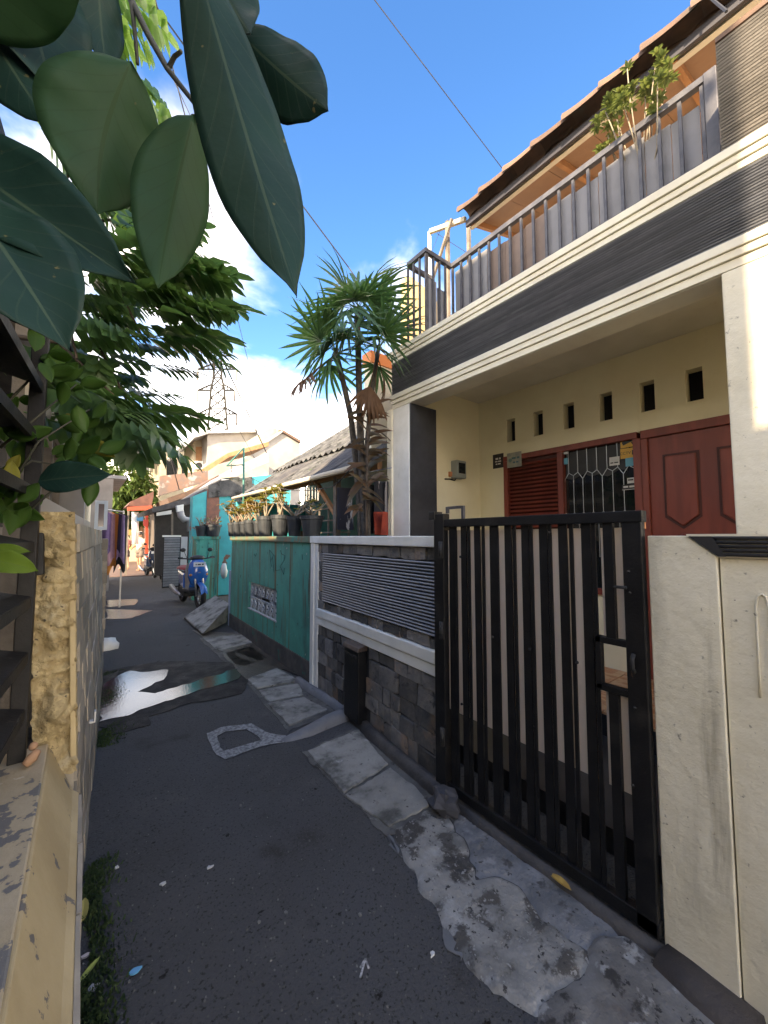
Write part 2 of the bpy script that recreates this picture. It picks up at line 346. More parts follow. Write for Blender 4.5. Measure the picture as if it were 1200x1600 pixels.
# reddish lit ground at the far end
structure(MB().prism(wob([Vector((.3, 17.5, .012)), Vector((3.2, 16.8, .012)), Vector((5, 30, .012)), Vector((.6, 30, .012))], .2, 6), (0, 0, .012)).build('far_paving', mat('reddish_paving', (.16, .095, .07), (.11, .07, .055), s=2, rough=.8)))
# puddle (two tongues of water running out from the left wall)
water = mat('puddle_water', (.02, .02, .02), rough=.02, spec=1.0, bump=.09, bs=60, bsc=(1, .45, 1))
pud = [(163, 1066), (205, 1050), (258, 1047), (262, 1054), (252, 1064), (232, 1072), (215, 1083), (236, 1085), (262, 1078), (300, 1068), (345, 1052), (372, 1046), (378, 1056), (356, 1068), (312, 1080), (262, 1096), (222, 1108), (190, 1122), (160, 1126), (150, 1100)]
pm = MB(); pl = wob([onZ(u, v, .010) for u, v in pud], .06, 7, 3, 9); pm.prism(pl, (0, 0, .004))
structure(pm.build('puddle', water))
wet = mat('wet_asphalt', (.016, .016, .018), (.026, .026, .028), s=6, rough=.38, bump=1.0, bs=110, rough2=.7, spec=.12)
wp = [(150, 1050), (262, 1032), (352, 1036), (400, 1050), (372, 1082), (280, 1106), (235, 1120), (225, 1136), (180, 1146), (148, 1136)]
structure(MB().prism(wob([onZ(u, v, .0066) for u, v in wp], .07, 5, 8, 5), (0, 0, .0030)).build('wet_patch', wet))
for k, (poly, sd) in enumerate([([(165, 938), (215, 936), (212, 945), (168, 949)], 1), ([(165, 952), (240, 954), (205, 966), (165, 968)], 5)]):
    structure(MB().prism(wob([onZ(u, v, .008) for u, v in poly], .05, 5, sd, 6), (0, 0, .003)).build('damp_patch', mat('damp_asphalt_%d' % k, (.05, .053, .06), rough=.25, bump=.4, bs=60)))
# smear of pale cement left as an outline on the asphalt
chalk = mat('pale_cement_smear', (.11, .112, .116), (.27, .275, .28), s=50, lo=.36, hi=.62, rough=.9, bump=.3, bs=60)
ring = [(322, 1146), (345, 1136), (392, 1130), (415, 1144), (446, 1150), (443, 1160), (405, 1166), (352, 1186), (338, 1180)]
inn = [(340, 1150), (352, 1143), (385, 1139), (403, 1150), (408, 1156), (396, 1160), (350, 1173), (344, 1166)]
o_ = wob([onZ(u, v, .0085) for u, v in ring], .012, 4, 2, 20); i_ = wob([onZ(u, v, .0085) for u, v in inn], .010, 4, 4, 20)
rm = MB(); bmx = bmesh.new()
def loop(b, pts):
    vs = [b.verts.new(p) for p in pts]
    return [b.edges.new((vs[i], vs[(i+1) % len(vs)])) for i in range(len(vs))]
ed = loop(bmx, o_) + loop(bmx, i_); bmesh.ops.triangle_fill(bmx, edges=ed, use_beauty=True)
me = bpy.data.meshes.new('cement_smear'); bmx.to_mesh(me); bmx.free(); me.materials.append(chalk)
sm = bpy.data.objects.new('cement_smear', me); COL.objects.link(sm); structure(sm)
# chalk arrow
am = MB()
for a, b in (((563, 1527), (571, 1498)), ((571, 1498), (563, 1512)), ((571, 1498), (576, 1513))): am.bar(onZ(*a, .009), onZ(*b, .009), .006, .003)
structure(am.build('chalk_arrow', mat('chalk', (.5, .5, .52), (.2, .2, .2), s=90, rough=.9)))

# --- concrete strip along the right-hand wall: separate slabs over the drain
pav = structure(bpy.data.objects.new('pavement', None)); COL.objects.link(pav); OFF['pavement'] = Vector()
slabs = [  # pixel outlines, top height, seed
    ([(480, 1177), (560, 1143), (606, 1198), (538, 1243)], 0.019, 1),
    ([(540, 1246), (610, 1202), (655, 1240), (672, 1262), (608, 1295)], 0.016, 2),
    ([(386, 1064), (432, 1046), (467, 1066), (402, 1078)], 0.021, 3),
    ([(404, 1081), (468, 1069), (474, 1088), (420, 1099)], 0.017, 4),
    ([(418, 1102), (474, 1092), (512, 1112), (452, 1136)], 0.021, 5),
    ([(352, 1022), (392, 1010), (418, 1030), (372, 1046)], 0.012, 6),
    ([(318, 1000), (382, 990), (398, 1004), (342, 1018)], 0.015, 7),
]
bed = mat('dirt_filled_bed', (.075, .073, .07), (.12, .118, .112), s=7, rough=.9, bump=1.0, bs=40, stains=[((.03, .03, .028), 11, .55, .68), ((.17, .17, .165), 17, .62, .72)])
for poly, sd in (([(470, 1178), (556, 1136), (660, 1232), (690, 1256), (690, 1300), (606, 1306), (560, 1262)], 4), ([(380, 1062), (432, 1040), (482, 1072), (524, 1112), (450, 1144)], 6), ([(310, 998), (384, 984), (430, 1034), (372, 1052)], 9)):
    MB().prism(wob([onZ(u, v, .004) for u, v in poly], .03, 9, sd, 17), (0, 0, .0035)).build('joint_bed', bed, pav)
for poly, z, sd in slabs:
    pts = [onZ(u, v, 0) for u, v in poly]
    MB().prism(wob(pts, .013, 11, sd, 31), (0, 0, z)).build('slab', M['concrete'], pav, bevel=.006)
# big broken apron in front of the gate: uneven cast concrete with cracks
ap_base = dict(rough=.9, bump=1.5, bs=22)
apms = [mat('smooth_apron_cement', (.19, .197, .208), (.135, .14, .147), s=6, lo=.4, hi=.6, stains=[((.25, .255, .262), 9, .58, .70), ((.07, .07, .07), 13, .58, .68), ((.05, .05, .05), 45, .62, .68)], rough=.9, bump=1.2, bs=34),
    mat('broken_apron_concrete', (.25, .245, .23), (.15, .148, .14), s=5, lo=.4, hi=.6, stains=[((.33, .33, .32), 6, .52, .66), ((.075, .07, .064), 10, .52, .60), ((.05, .047, .044), 2.6, .57, .62), ((.28, .275, .265), 40, .58, .66), ((.03, .03, .03), 34, .60, .66)], **ap_base),
    mat('stained_apron_concrete', (.20, .195, .185), (.13, .125, .12), s=4, lo=.4, hi=.6, stains=[((.09, .065, .055), 3, .55, .7), ((.32, .32, .31), 12, .56, .64), ((.04, .038, .036), 8, .58, .64), ((.03, .03, .03), 36, .60, .66)], **ap_base)]
pieces = [[(690, 1258), (700, 1260), (780, 1316), (860, 1370), (1000, 1470), (945, 1464), (918, 1490), (850, 1440), (812, 1390), (786, 1372), (742, 1374), (735, 1340)],
    [(612, 1298), (672, 1264), (690, 1258), (735, 1340), (742, 1374), (786, 1372), (812, 1390), (850, 1440), (918, 1490), (900, 1530), (862, 1550), (840, 1590), (770, 1560), (705, 1465), (655, 1390)],
    [(918, 1490), (945, 1464), (1000, 1470), (1120, 1570), (1190, 1640), (1000, 1760), (840, 1640), (840, 1590), (862, 1550), (900, 1530)]]
for pc, am2 in zip(pieces, apms):
    ap = wob([onZ(u, v, 0) for u, v in pc], .022, 9, 11, 19)
    bmx = bmesh.new(); vs_ = [bmx.verts.new(p) for p in ap]; bmx.faces.new(vs_)
    bmesh.ops.triangulate(bmx, faces=bmx.faces)
    for _ in range(3): bmesh.ops.subdivide_edges(bmx, edges=[e for e in bmx.edges if e.calc_length() > .03], cuts=1, use_grid_fill=True)
    bmesh.ops.triangulate(bmx, faces=bmx.faces)
    segs = list(zip(ap, ap[1:]+ap[:1]))
    def dist(p):
        best = 9
        for a, b in segs:
            ab = b-a; t = max(0, min(1, (p-a).dot(ab)/max(1e-9, ab.length_squared))); best = min(best, (p-a-ab*t).length)
        return best
    for v in bmx.verts:
        p = Vector((v.co.x, v.co.y, 0)); e = dist(p)
        h = .014 + .005*noise.noise(p*5) + .004*noise.noise(p*16) + .003*noise.noise(p*40)
        v.co.z = max(.005, h)*min(1, .12 + e/.018)
    me = bpy.data.meshes.new('apron_piece'); bmx.to_mesh(me); bmx.free(); me.materials.append(am2); me.shade_smooth()
    apo = bpy.data.objects.new('apron_piece', me); COL.objects.link(apo); apo.parent = pav
cem = mat('grey_cement_skim', (.15, .157, .168), (.115, .12, .128), s=6, rough=.8, bump=.6, bs=40, stains=[((.1, .1, .1), 18, .62, .7)])
for poly, sd in (([(690, 1446), (712, 1476), (722, 1506), (708, 1496), (692, 1470)], 1), ([(600, 1300), (612, 1308), (630, 1335), (622, 1336), (606, 1318)], 3)):
    MB().prism(wob([onZ(u, v, .004) for u, v in poly], .034, 34, sd, 24), (0, 0, .003)).build('cement_skim', cem, pav)
# cement ramp ridges and the dark kerb along the wall foot
def ridge(path, w, h, name, m):
    mb = MB(); pts = [onZ(u, v, 0) for u, v in path]; ring = []
    for i, p in enumerate(pts):
        d = (pts[min(i+1, len(pts)-1)] - pts[max(i-1, 0)]).normalized(); x = Vector((d.y, -d.x, 0))
        ww = w[i] if isinstance(w, list) else w; hh = h[i] if isinstance(h, list) else h
        ring.append([p + x*ww*a + Vector((0, 0, hh*b)) for a, b in ((-.5, -.02), (-.42, .6), (-.2, .95), (.2, 1), (.42, .6), (.5, -.02))])
    n = 6; mb.add([q for r in ring for q in r], [(i*n+j, i*n+j+1, (i+1)*n+j+1, (i+1)*n+j) for i in range(len(ring)-1) for j in range(n-1)] + [tuple(range(n)), tuple(range((len(ring)-1)*n, len(ring)*n))])
    return mb.build(name, m, pav, smooth=True)
ridge([(436, 1160), (455, 1154), (480, 1146), (512, 1132), (548, 1118)], [.05, .10, .13, .14, .14], [.006, .02, .045, .07, .08], 'cement_ridge', M['cement'])
ridge([(466, 1066), (482, 1078), (505, 1092), (528, 1106), (548, 1120)], .09, .06, 'cement_ridge', M['cement'])
kerbm = mat('dark_wet_kerb', (.045, .042, .042), (.07, .065, .062), s=8, rough=.7, bump=.8, bs=40)
ridge([(552, 1124), (590, 1160), (630, 1196), (672, 1230), (700, 1254)], .09, .075, 'kerb', kerbm)
ridge([(704, 1258), (780, 1312), (870, 1378), (960, 1446), (1044, 1506)], .07, .045, 'kerb', kerbm)
ridge([(1040, 1500), (1100, 1555), (1180, 1625)], .16, .05, 'kerb', mat('dark_stained_concrete', (.06, .05, .045), (.035, .03, .03), s=6, rough=.7, bump=.8, bs=30))
MB().prism(wob([onZ(u, v, .03) for u, v in [(620, 1102+0), (640, 1120), (634, 1128), (606, 1110)]], .004, 3), (0, 0, .06)) if 0 else None
# dirty wet gutter along the green wall foot
structure(MB().prism(wob([onZ(u, v, .008) for u, v in [(300, 985), (372, 990), (470, 1058), (440, 1046), (385, 1062), (345, 1020)]], .04, 6, 9, 6), (0, 0, .004)).build('wet_gutter', mat('wet_gutter_dirt', (.05, .042, .032), (.03, .028, .026), s=7, rough=.35, bump=.8, bs=50)))

# ================================================================== STONE-CLAD GARDEN WALL (white frame, ribbed panel)
A = Vector((1.73, 1.69, 0)); B = Vector((1.845, 3.56, 0)); LW = (B-A).length
T1 = frame(A, B-A)              # x along the wall away from the gate, y points into the house side, z up
if T1.col[1].x < 0: pass
# local y: z cross x ; x ~ +Y  -> y ~ -X (towards the alley). So alley side is +y
gw = thing('garden_wall', 'low garden wall with white frame, dark ribbed panel and grey stone cladding beside the black gate', 'wall', (A+B)/2)
MB(T1).box((0, -.16, 0), (LW, -.012, 1.44)).build('wall_core', M['mortar'], gw)
fr = MB(T1); fr.box((-.02, -.2, 1.432), (LW+.015, .035, 1.502)); fr.build('coping', M['white'], gw, bevel=.006)
MB(T1).box((LW-.075, -.17, 0), (LW, .03, 1.43)).build('frame_post', M['white'], gw, bevel=.005)
MB(T1).box((LW-.15, -.02, .02), (LW-.079, .018, 1.43)).build('frame_post', M['white'], gw, bevel=.005)
MB(T1).box((0, -.02, .72), (LW-.152, .030, .80)).build('frame_rail', M['white'], gw, bevel=.008)
MB(T1).box((0, -.02, .645), (LW-.152, .020, .717)).build('frame_rail', M['white'], gw, bevel=.006)
# stones
def stone_mesh(w, h, d, seed):
    rr = random.Random(seed); mb = MB(); j = lambda a: rr.uniform(-a, a)
    o = [(-w/2+j(.010), -h/2+j(.009)), (j(w*.25), -h/2+j(.008)), (w/2+j(.010), -h/2+j(.009)), (w/2+j(.009), h/2+j(.009)), (j(w*.25), h/2+j(.008)), (-w/2+j(.010), h/2+j(.009))]
    f = [(x*.93, y*.93) for x, y in o]; n = len(o)
    vs = [(x, 0, z) for x, z in o] + [(x, d*.8+j(.002), z) for x, z in o] + [(x, d+j(.003), z) for x, z in f] + [(0, d*1.05, 0)]
    fs = [(i, (i+1) % n, n+(i+1) % n, n+i) for i in range(n)] + [(n+i, n+(i+1) % n, 2*n+(i+1) % n, 2*n+i) for i in range(n)] + [(2*n+i, 2*n+(i+1) % n, 3*n) for i in range(n)]
    return mb.add(vs, fs).mesh('stone', M['stone'])
SM = {}
def stones(x0, x1, z0, z1, rowh, wmin, wmax, T, parent, seed, skip=None):
    rr = random.Random(seed); n = max(1, round((z1-z0)/rowh)); hh = [rr.choice((.75, .9, 1.0, 1.15, 1.3)) for _ in range(n)]; sh = sum(hh); zc_ = z0
    for r in range(n):
        x = x0; h = (z1-z0)*hh[r]/sh; zr = zc_ + h/2; zc_ += h
        while x < x1-.02:
            w = min(rr.choice([wmin*.8, wmin, (wmin+wmax)/2, wmax, wmax*1.2]), x1-x)
            if x1-x-w < .03: w = x1-x
            c = Vector((x+w/2, -.010+rr.uniform(-.004, .005), zr))
            if not (skip and skip(c)):
                key = (round(w, 3), round(h, 3), rr.randrange(4))
                if key not in SM: SM[key] = stone_mesh(w-.006, h-.006, rr.uniform(.014, .022), hash(key) % 9999)
                inst(SM[key], 'stone', parent, T @ Matrix.Translation(c))
            x += w
stones(.0, LW-.155, .02, .64, .125, .10, .20, T1, gw, 5, lambda c: .82 < c.x < 1.08)
stones(.0, LW-.155, 1.345, 1.43, .085, .12, .2, T1, gw, 6)
stones(.0, LW-.155, .80, .875, .075, .07, .14, T1, gw, 7)
stones(LW-.255, LW-.155, .875, 1.345, .094, .1, .1, T1, gw, 8)
x1 = LW-.258
rp = MB(T1).box((0, -.011, .878), (x1, .006, 1.342)).build('ribbed_panel', M['ribback'], gw)
rm = MB(); nr = 21
for k in range(nr):
    if k == 0:
        m_ = MB(); m_.prism([(0, .004, -.009), (0, .016, -.006), (0, .021, .001), (0, .016, .007), (0, .004, .009)], (x1, 0, 0)); ribme = m_.mesh('rib', M['rib'])
    inst(ribme, 'rib', rp, T1 @ Matrix.Translation((0, 0, .889 + k*(.442/(nr-1)))))
# black letter-bin let into the stones
bn = thing('wall_bin', 'tall narrow black metal rubbish hatch set in the grey stone wall', 'bin', T1 @ Vector((.95, .03, .05)))
MB(T1).box((.835, -.008, .05), (1.065, .075, .60)).build('body', M['black'], bn, bevel=.006)
MB(T1).hexa([T1.inverted() @ (T1 @ Vector(p)) for p in [(.825, -.008, .60), (1.075, -.008, .60), (1.075, .09, .60), (.825, .09, .60), (.825, -.008, .655), (1.075, -.008, .655), (1.075, .075, .63), (.825, .075, .63)]]).build('lid', mat('rusty_black_lid', (.03, .022, .02), (.07, .045, .035), s=10, rough=.5), bn, bevel=.006)
MB(T1).box((.86, .0755, .545), (1.04, .082, .565)).build('slot_lip', M['blackmat'], bn)

# ================================================================== GATE
gt = thing('entrance_gate', 'black steel bar gate backed with pale marbled sheet between stone wall and cream gatepost', 'gate', (1.7, 1.1, .03))
X = 1.70; Y0, Y1 = .575, 1.655
MB().box((X-.028, 1.585, .03), (X+.028, 1.665, 1.635)).build('gate_post', M['black'], gt, bevel=.004)
MB().box((X-.02, .56, .05), (X+.02, .63, 1.60)).build('gate_stile', M['black'], gt, bevel=.004)
MB().box((X-.024, .555, 1.555), (X+.026, 1.60, 1.60)).build('top_rail', M['black'], gt, bevel=.003)
MB().box((X-.02, .555, .055), (X+.02, 1.60, .105)).build('bottom_rail', M['black'], gt, bevel=.003)
MB().box((X+.027, .565, 1.53), (X+.045, .60, 1.60)).build('bare_edge', mat('rust_orange_primer', (.35, .14, .05), rough=.8), gt)
lm = MB()
for a, b in (((1.575, 1.636), (1.575, 1.675)), ((1.455, 1.60), (1.455, 1.675)), ((1.567, 1.668), (1.463, 1.668))): lm.bar((X, a[0], a[1]), (X, b[0], b[1]), .016, .016, (1, 0, 0))
lm.build('drop_bolt_loop', M['railgrey'], gt)
MB().box((X-.036, 1.65, 1.60), (X+.036, 1.70, 1.65)).build('post_cap', M['black'], gt, bevel=.004)
wide = MB().box((X-.004, -.0195, .10), (X+.004, .0195, 1.56)).mesh('bar', M['black'])
slim = MB().box((X-.004, -.008, .10), (X+.004, .008, 1.56)).mesh('bar', M['black'])
per = .0955; y = 1.575
ys = []
while y > .66:
    ys.append(y); y -= per
for i, yy in enumerate(ys):
    if yy-.03 > .74:
        inst(wide, 'bar', gt, Matrix.Translation((R.uniform(-.001, .001), yy-.031+R.uniform(-.0025, .0025), 0)) @ Matrix.Rotation(R.uniform(-.0022, .0022), 4, 'X'))
        inst(slim, 'bar', gt, Matrix.Translation((R.uniform(-.001, .001), yy-.064+R.uniform(-.0025, .0025), 0)) @ Matrix.Rotation(R.uniform(-.003, .003), 4, 'X'))
def segbar(y, w, z0, z1): MB().box((X-.012, y-w, z0), (X+.012, y+w, z1)).build('bar', M['black'], gt)
for z0, z1 in ((.10, .875), (1.08, 1.56)): segbar(.685, .018, z0, z1)
MB().box((X-.016, .60, 1.065), (X+.016, .745, 1.09)).build('latch_frame', M['black'], gt, bevel=.002)
MB().box((X-.016, .60, .875), (X+.016, .745, .90)).build('latch_frame', M['black'], gt, bevel=.002)
MB().box((X-.016, .725, .88), (X+.016, .745, 1.09)).build('latch_frame', M['black'], gt, bevel=.002)
lb = MB().tube([(X-.03, .60, 1.05), (X-.045, .60, 1.035), (X-.045, .60, 1.0), (X-.03, .60, .985)], .008)
lb.build('latch', M['blackmat'], gt, smooth=True); MB().tube([(X-.03, .615, 1.30), (X-.03, .66, 1.30)], .006).build('latch_pin', M['blackmat'], gt, smooth=True)
for z in (.35, .95, 1.42): MB().tube([(X-.035, 1.60, z-.05), (X-.035, 1.60, z+.05)], .014, 10).build('hinge', M['blackmat'], gt, smooth=True)
# studs on the bars
stud = MB().lathe((0, 0, 0), [(.007, 0), (.006, .008), (.002, .011)], 8, Matrix.Rotation(-PI/2, 4, 'Y')).mesh('stud', M['blackmat'])
for u, v in [(770, 995), (828, 1014), (902, 1035), (858, 832), (983, 893), (985, 926), (993, 1105), (990, 1226), (722, 1100), (720, 870)]:
    p = onX(u, v, X-.013); inst(stud, 'stud', gt, Matrix.Translation(p))
# marbled backing sheets
marb = mat('pale_marbled_sheet', (.76, .71, .68), (.67, .62, .585), s=2.2, rough=.35, trans=.35, tcol=(.8, .7, .6), stains=[((.5, .46, .43), 2.8, .65, .68, (1, 1, .5)), ((.84, .8, .76), 5, .6, .7)], sc=(1, 1, .6))
n = 0
for a, b in ((1.60, 1.18), (1.177, .748)):
    MB().box((X+.012, b, .50), (X+.016, a, 1.535)).build('backing_sheet', marb, gt)
MB().box((X+.012, .63, .50), (X+.016, .722, .873)).build('backing_sheet', marb, gt); MB().box((X+.012, .63, 1.092), (X+.016, .722, 1.535)).build('backing_sheet', marb, gt)
# ================================================================== CREAM GATEPOST WALL
gp = thing('gatepost_wall', 'cream plastered gatepost wall with black ribbed cap at the right edge', 'wall', (1.85, 0, 0))
MB().box((1.715, -1.2, 0), (2.0, .34, 1.425)).build('wall_panel', M['cream'], gp)
pil = MB(); pil.prism([(1.70, .548, 0), (1.70, .548, 1.502), (1.70, .425, 1.502), (1.70, .345, 1.432), (1.70, .345, 0)], (.30, 0, 0)); pil.build('pilaster', M['cream'], gp, bevel=.004)
MB().box((1.702, -1.2, 1.428), (2.0, .343, 1.494)).build('wall_top', M['cream'], gp)
gm = MB(); gm.prism([(1.692, .418, 1.500), (1.692, .340, 1.432), (1.692, .32, 1.432), (1.692, .355, 1.500)], (.25, 0, 0)); cap = gm.build('cap_corner', M['blackmat'], gp)
for k in range(5):
    z = 1.434 + k*.0138
    MB().tube([(1.699, .338-(.0 if k < 4 else -.0)+k*.008, z+.005)] + [(1.699 + .0015*noise.noise(Vector((k, q*3, 0))), .33-q*.1, z+.005+.0012*noise.noise(Vector((q*2.1, k*3, 1)))) for q in range(1, 15)], .0068, 6).build('cap_rib', M['blackmat'], gp, smooth=True)
MB().box((1.696, -1.2, 1.497), (2.0, .425, 1.508)).build('cap_top', M['cream'], gp)
# groove emblem in the plaster
pts = [onX(1188, 1090, 1.712), onX(1184, 1010, 1.712), onX(1181, 945, 1.712), onX(1184, 932, 1.712), onX(1191, 928, 1.712), onX(1197, 933, 1.712), onX(1201, 950, 1.712), onX(1212, 1090, 1.712)]
MB().tube(pts, .0032, 6).build('arch_moulding', M['cream'], gp, smooth=True)
# ================================================================== GREEN WALL
A2 = Vector((1.86, 3.575, 0)); B2 = Vector((1.955, 6.72, 0)); L2 = (B2-A2).length; T2 = frame(A2, B2-A2)
gn = thing('green_wall', 'long green painted wall with a patterned vent block panel and rusty coping', 'wall', (A2+B2)/2)
bw0, bw1, bz0, bz1 = 1.03, 2.16, .46, .84
# wall in four pieces round the vent opening
MB(T2).box((.0, -.14, .22), (bw0, 0, 1.43)).build('wall', M['green'], gn); MB(T2).box((bw1, -.14, .22), (L2, 0, 1.43)).build('wall', M['green'], gn)
MB(T2).box((bw0, -.14, bz1), (bw1, 0, 1.43)).build('wall', M['green'], gn); MB(T2).box((bw0, -.14, .22), (bw1, 0, bz0)).build('wall', M['green'], gn)
MB(T2).box((0, -.16, 0), (L2, .012, .218)).build('plinth', mat('dirty_plinth', (.055, .055, .055), (.09, .085, .08), s=7, rough=.9, bump=.6, bs=30, stains=[((.03, .12, .1), 5, .6, .68)]), gn)
MB(T2).box((-.0, -.18, 1.432), (L2+.02, .03, 1.50)).build('coping', mat('rusty_green_coping', (.10, .20, .14), (.20, .15, .085), s=7, rough=.8, bump=.3, stains=[((.05, .24, .19), 5, .55, .65)], sc=(1, 1, .4)), gn, bevel=.006)
MB(T2).box((bw0, -.13, bz0), (bw1, -.12, bz1)).build('vent_backing', M['void'], gn)
vb = mat('white_vent_block', (.50, .52, .53), (.38, .40, .41), s=8, rough=.8, stains=[((.13, .10, .07), 5, .58, .70)])
# vent blocks: square frames with an S scroll
bw = (bw1-bw0)/7; bh = (bz1-bz0)/2
blk = MB()
for a in ((-1, -1, 1, -1), (-1, 1, 1, 1), (-1, -1, -1, 1), (1, -1, 1, 1)):
    blk.bar((a[0]*(bw/2-.006), 0, a[1]*(bh/2-.006)), (a[2]*(bw/2-.006), 0, a[3]*(bh/2-.006)), .05, .011, (0, 1, 0))
def arc(cx, cz, r, a0, a1, n=7): return [(cx+r*math.cos(a0+(a1-a0)*i/n), 0, cz+r*math.sin(a0+(a1-a0)*i/n)) for i in range(n+1)]
blk.tube(arc(0, .035, .036, -PI*.5, PI*1.0), .012, 5); blk.tube(arc(0, -.037, .036, PI*.5, PI*2.0-.0), .012, 5)
blk.tube([(-.07, 0, .075), (-.035, 0, .035)], .011, 5); blk.tube([(.07, 0, -.075), (.035, 0, -.037)], .011, 5)
blk.tube([(-.07, 0, -.08), (-.03, 0, -.04)], .010, 5); blk.tube([(.07, 0, .08), (.03, 0, .035)], .010, 5)
blkm = blk.mesh('vent_block', vb)
for i in range(7):
    for j in range(2): inst(blkm, 'vent_block', gn, T2 @ Matrix.Translation((bw0+bw*(i+.5), -.035, bz0+bh*(j+.5))))
MB(T2).box((bw0-.01, -.02, bz0-.016), (bw1+.01, .006, bz0+.001)).build('vent_sill', vb, gn)
# graffiti scrawl "PILZ"
gf = MB(); gm_ = mat('dark_marker', (.03, .06, .05), rough=.8)
def stroke(pts):
    q = [onX(340+a/7.275, 840+b/7.275, 1.897-.0) for a, b in pts]
    # project onto the wall plane
    iT = T2.inverted(); gf.tube([T2 @ Vector(((iT @ p).x, .0012, (iT @ p).z)) for p in q], .0032, 4)
for s_ in ([(590, 140), (600, 230), (612, 330)], [(590, 140), (640, 200), (600, 270)], [(628, 230), (636, 310), (645, 395)], [(655, 200), (665, 375), (720, 365)], [(725, 145), (735, 185), (780, 205), (770, 255), (720, 330), (745, 370), (765, 420), (772, 345)], [(400, 185), (415, 215), (428, 180)], [(990, 190), (993, 250)]): stroke(s_)
gf.build('scrawl', gm_, gn)
# ================================================================== THE HOUSE ON THE RIGHT
FX = 2.5; BX = 3.9
hs_ = thing('house', 'two storey cream house with porch, ribbed black fascia and balcony on the right', 'house', (4.2, 1.4, 0))
# porch floor
fl = MB().box((2.02, -1.2, .0), (2.9, 3.06, .12)).build('porch_floor', mat('dark_floor_tile', (.02, .02, .022), (.035, .035, .038), s=5, rough=.35), hs_)
pt_ = mat('orange_patterned_tile', (.42, .17, .07), (.55, .33, .18), s=16, lo=.45, hi=.55, rough=.3, rnd=.1, sc=(1, .5, 1))
tm = MB().box((-.097, -.097, 0), (.097, .097, .018)).mesh('floor_tile', pt_)
st = MB().box((2.9, -1.2, .0), (BX, 3.06, .262)).build('porch_step', M['blackmat'], hs_)
for i in range(5):
    for j in range(16): inst(tm, 'floor_tile', st, Matrix.Translation((3.0+i*.2, -.05+j*.2, .262)))
# back wall with openings: window 1.30..2.67, door .38..1.27, top 2.41; vents above
vy = [2.60, 2.255, 1.915, 1.555, 1.21, .875]; vw, vz0, vz1 = .115, 2.61, 2.88
W = M['yellow']
MB().box((BX, 2.70, .262), (BX+.15, 3.06, 3.2)).build('porch_wall', W, hs_)
MB().box((BX, -1.2, .262), (BX+.15, .36, 3.2)).build('porch_wall', W, hs_)
MB().box((BX, .36, 2.44), (BX+.15, 2.70, vz0)).build('porch_wall', W, hs_)
MB().box((BX, .36, vz1), (BX+.15, 2.70, 3.2)).build('porch_wall', W, hs_)
e = 2.70
for yv in vy:
    MB().box((BX, yv+vw/2, vz0), (BX+.15, e, vz1)).build('porch_wall', W, hs_); e = yv-vw/2
MB().box((BX, .36, vz0), (BX+.15, e, vz1)).build('porch_wall', W, hs_)
MB().box((BX, 1.30, .262), (BX+.15, 2.70, .95)).build('porch_wall', W, hs_)
vo = MB().box((BX+.11, -.0575, vz0-.002), (BX+.14, .0575, vz1+.002)).mesh('vent', M['void'])
for yv in vy: inst(vo, 'vent', hs_, Matrix.Translation((0, yv, 0)))
# side wall of the porch, other side, ceiling, beams
MB().box((2.87, 3.06, 0), (7.5, 3.2, 3.3)).build('side_wall', W, hs_)
MB().box((2.95, -1.25, 0), (7.5, -1.20, 3.3)).build('side_wall', W, hs_)
MB().box((2.70, -1.2, 3.19), (BX+.0, 3.06, 3.25)).build('porch_ceiling', M['ceil'], hs_)
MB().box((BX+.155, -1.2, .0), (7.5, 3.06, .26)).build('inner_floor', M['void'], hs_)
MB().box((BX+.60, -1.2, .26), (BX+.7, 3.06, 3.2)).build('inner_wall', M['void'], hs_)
MB().box((2.515, -1.2, 2.975), (2.70, 3.08, 3.43)).build('fascia_core', M['ribback'], hs_)
MB().box((2.52, -1.2, 2.832), (2.70, 3.085, 2.974)).build('fascia_beam', M['offwhite'], hs_, bevel=.004)
# mouldings: stepped
for nm, x0, z0, z1 in (('moulding', 2.480, 2.926, 2.974), ('moulding', 2.492, 2.884, 2.924), ('moulding', 2.506, 2.836, 2.882), ('moulding', 2.472, 3.40, 3.448), ('moulding', 2.484, 3.362, 3.398), ('moulding', 2.496, 3.322, 3.360)):
    MB().box((x0, -1.2, z0), (2.62 if z0 < 3 else 2.8, 3.092+(2.5-x0), z1)).build(nm, M['offwhite'], hs_, bevel=.003)
nr = 21; pit = (3.318-2.980)/nr
rb = MB().prism([(2.514, 0, -.0050), (2.500, 0, -.0042), (2.494, 0, .0012), (2.499, 0, .0042), (2.514, 0, .0050)], (0, 4.29, 0)).mesh('cladding_rib', M['rib'])
for k in range(nr): inst(rb, 'cladding_rib', hs_, Matrix.Translation((0, -1.2, 2.980+pit*(k+.5))))
for k in range(nr): MB().box((2.515, 3.08, 2.982+pit*k), (2.70, 3.092, 2.982+pit*(k+.7))).build('cladding_rib', M['rib'], hs_) if k % 3 == 0 else None
# pillars
MB().box((FX+.005, 2.825, .05), (2.875, 3.13, 2.83)).build('pillar', M['white'], hs_, bevel=.006)
MB().box((FX-.02, 3.075, .05), (2.86, 3.15, 2.832)).build('pillar_pilaster', M['cream'], hs_, bevel=.006)
MB().box((FX+.012, 2.808, .05), (2.872, 2.824, 2.83)).build('pillar_cladding', mat('black_slate', (.022, .024, .03), (.035, .037, .043), s=5, rough=.55, bump=.4, bs=25), hs_)
MB().box((FX+.004, -.5, .05), (2.95, .43, 2.832)).build('pillar', M['cream'], hs_, bevel=.006)
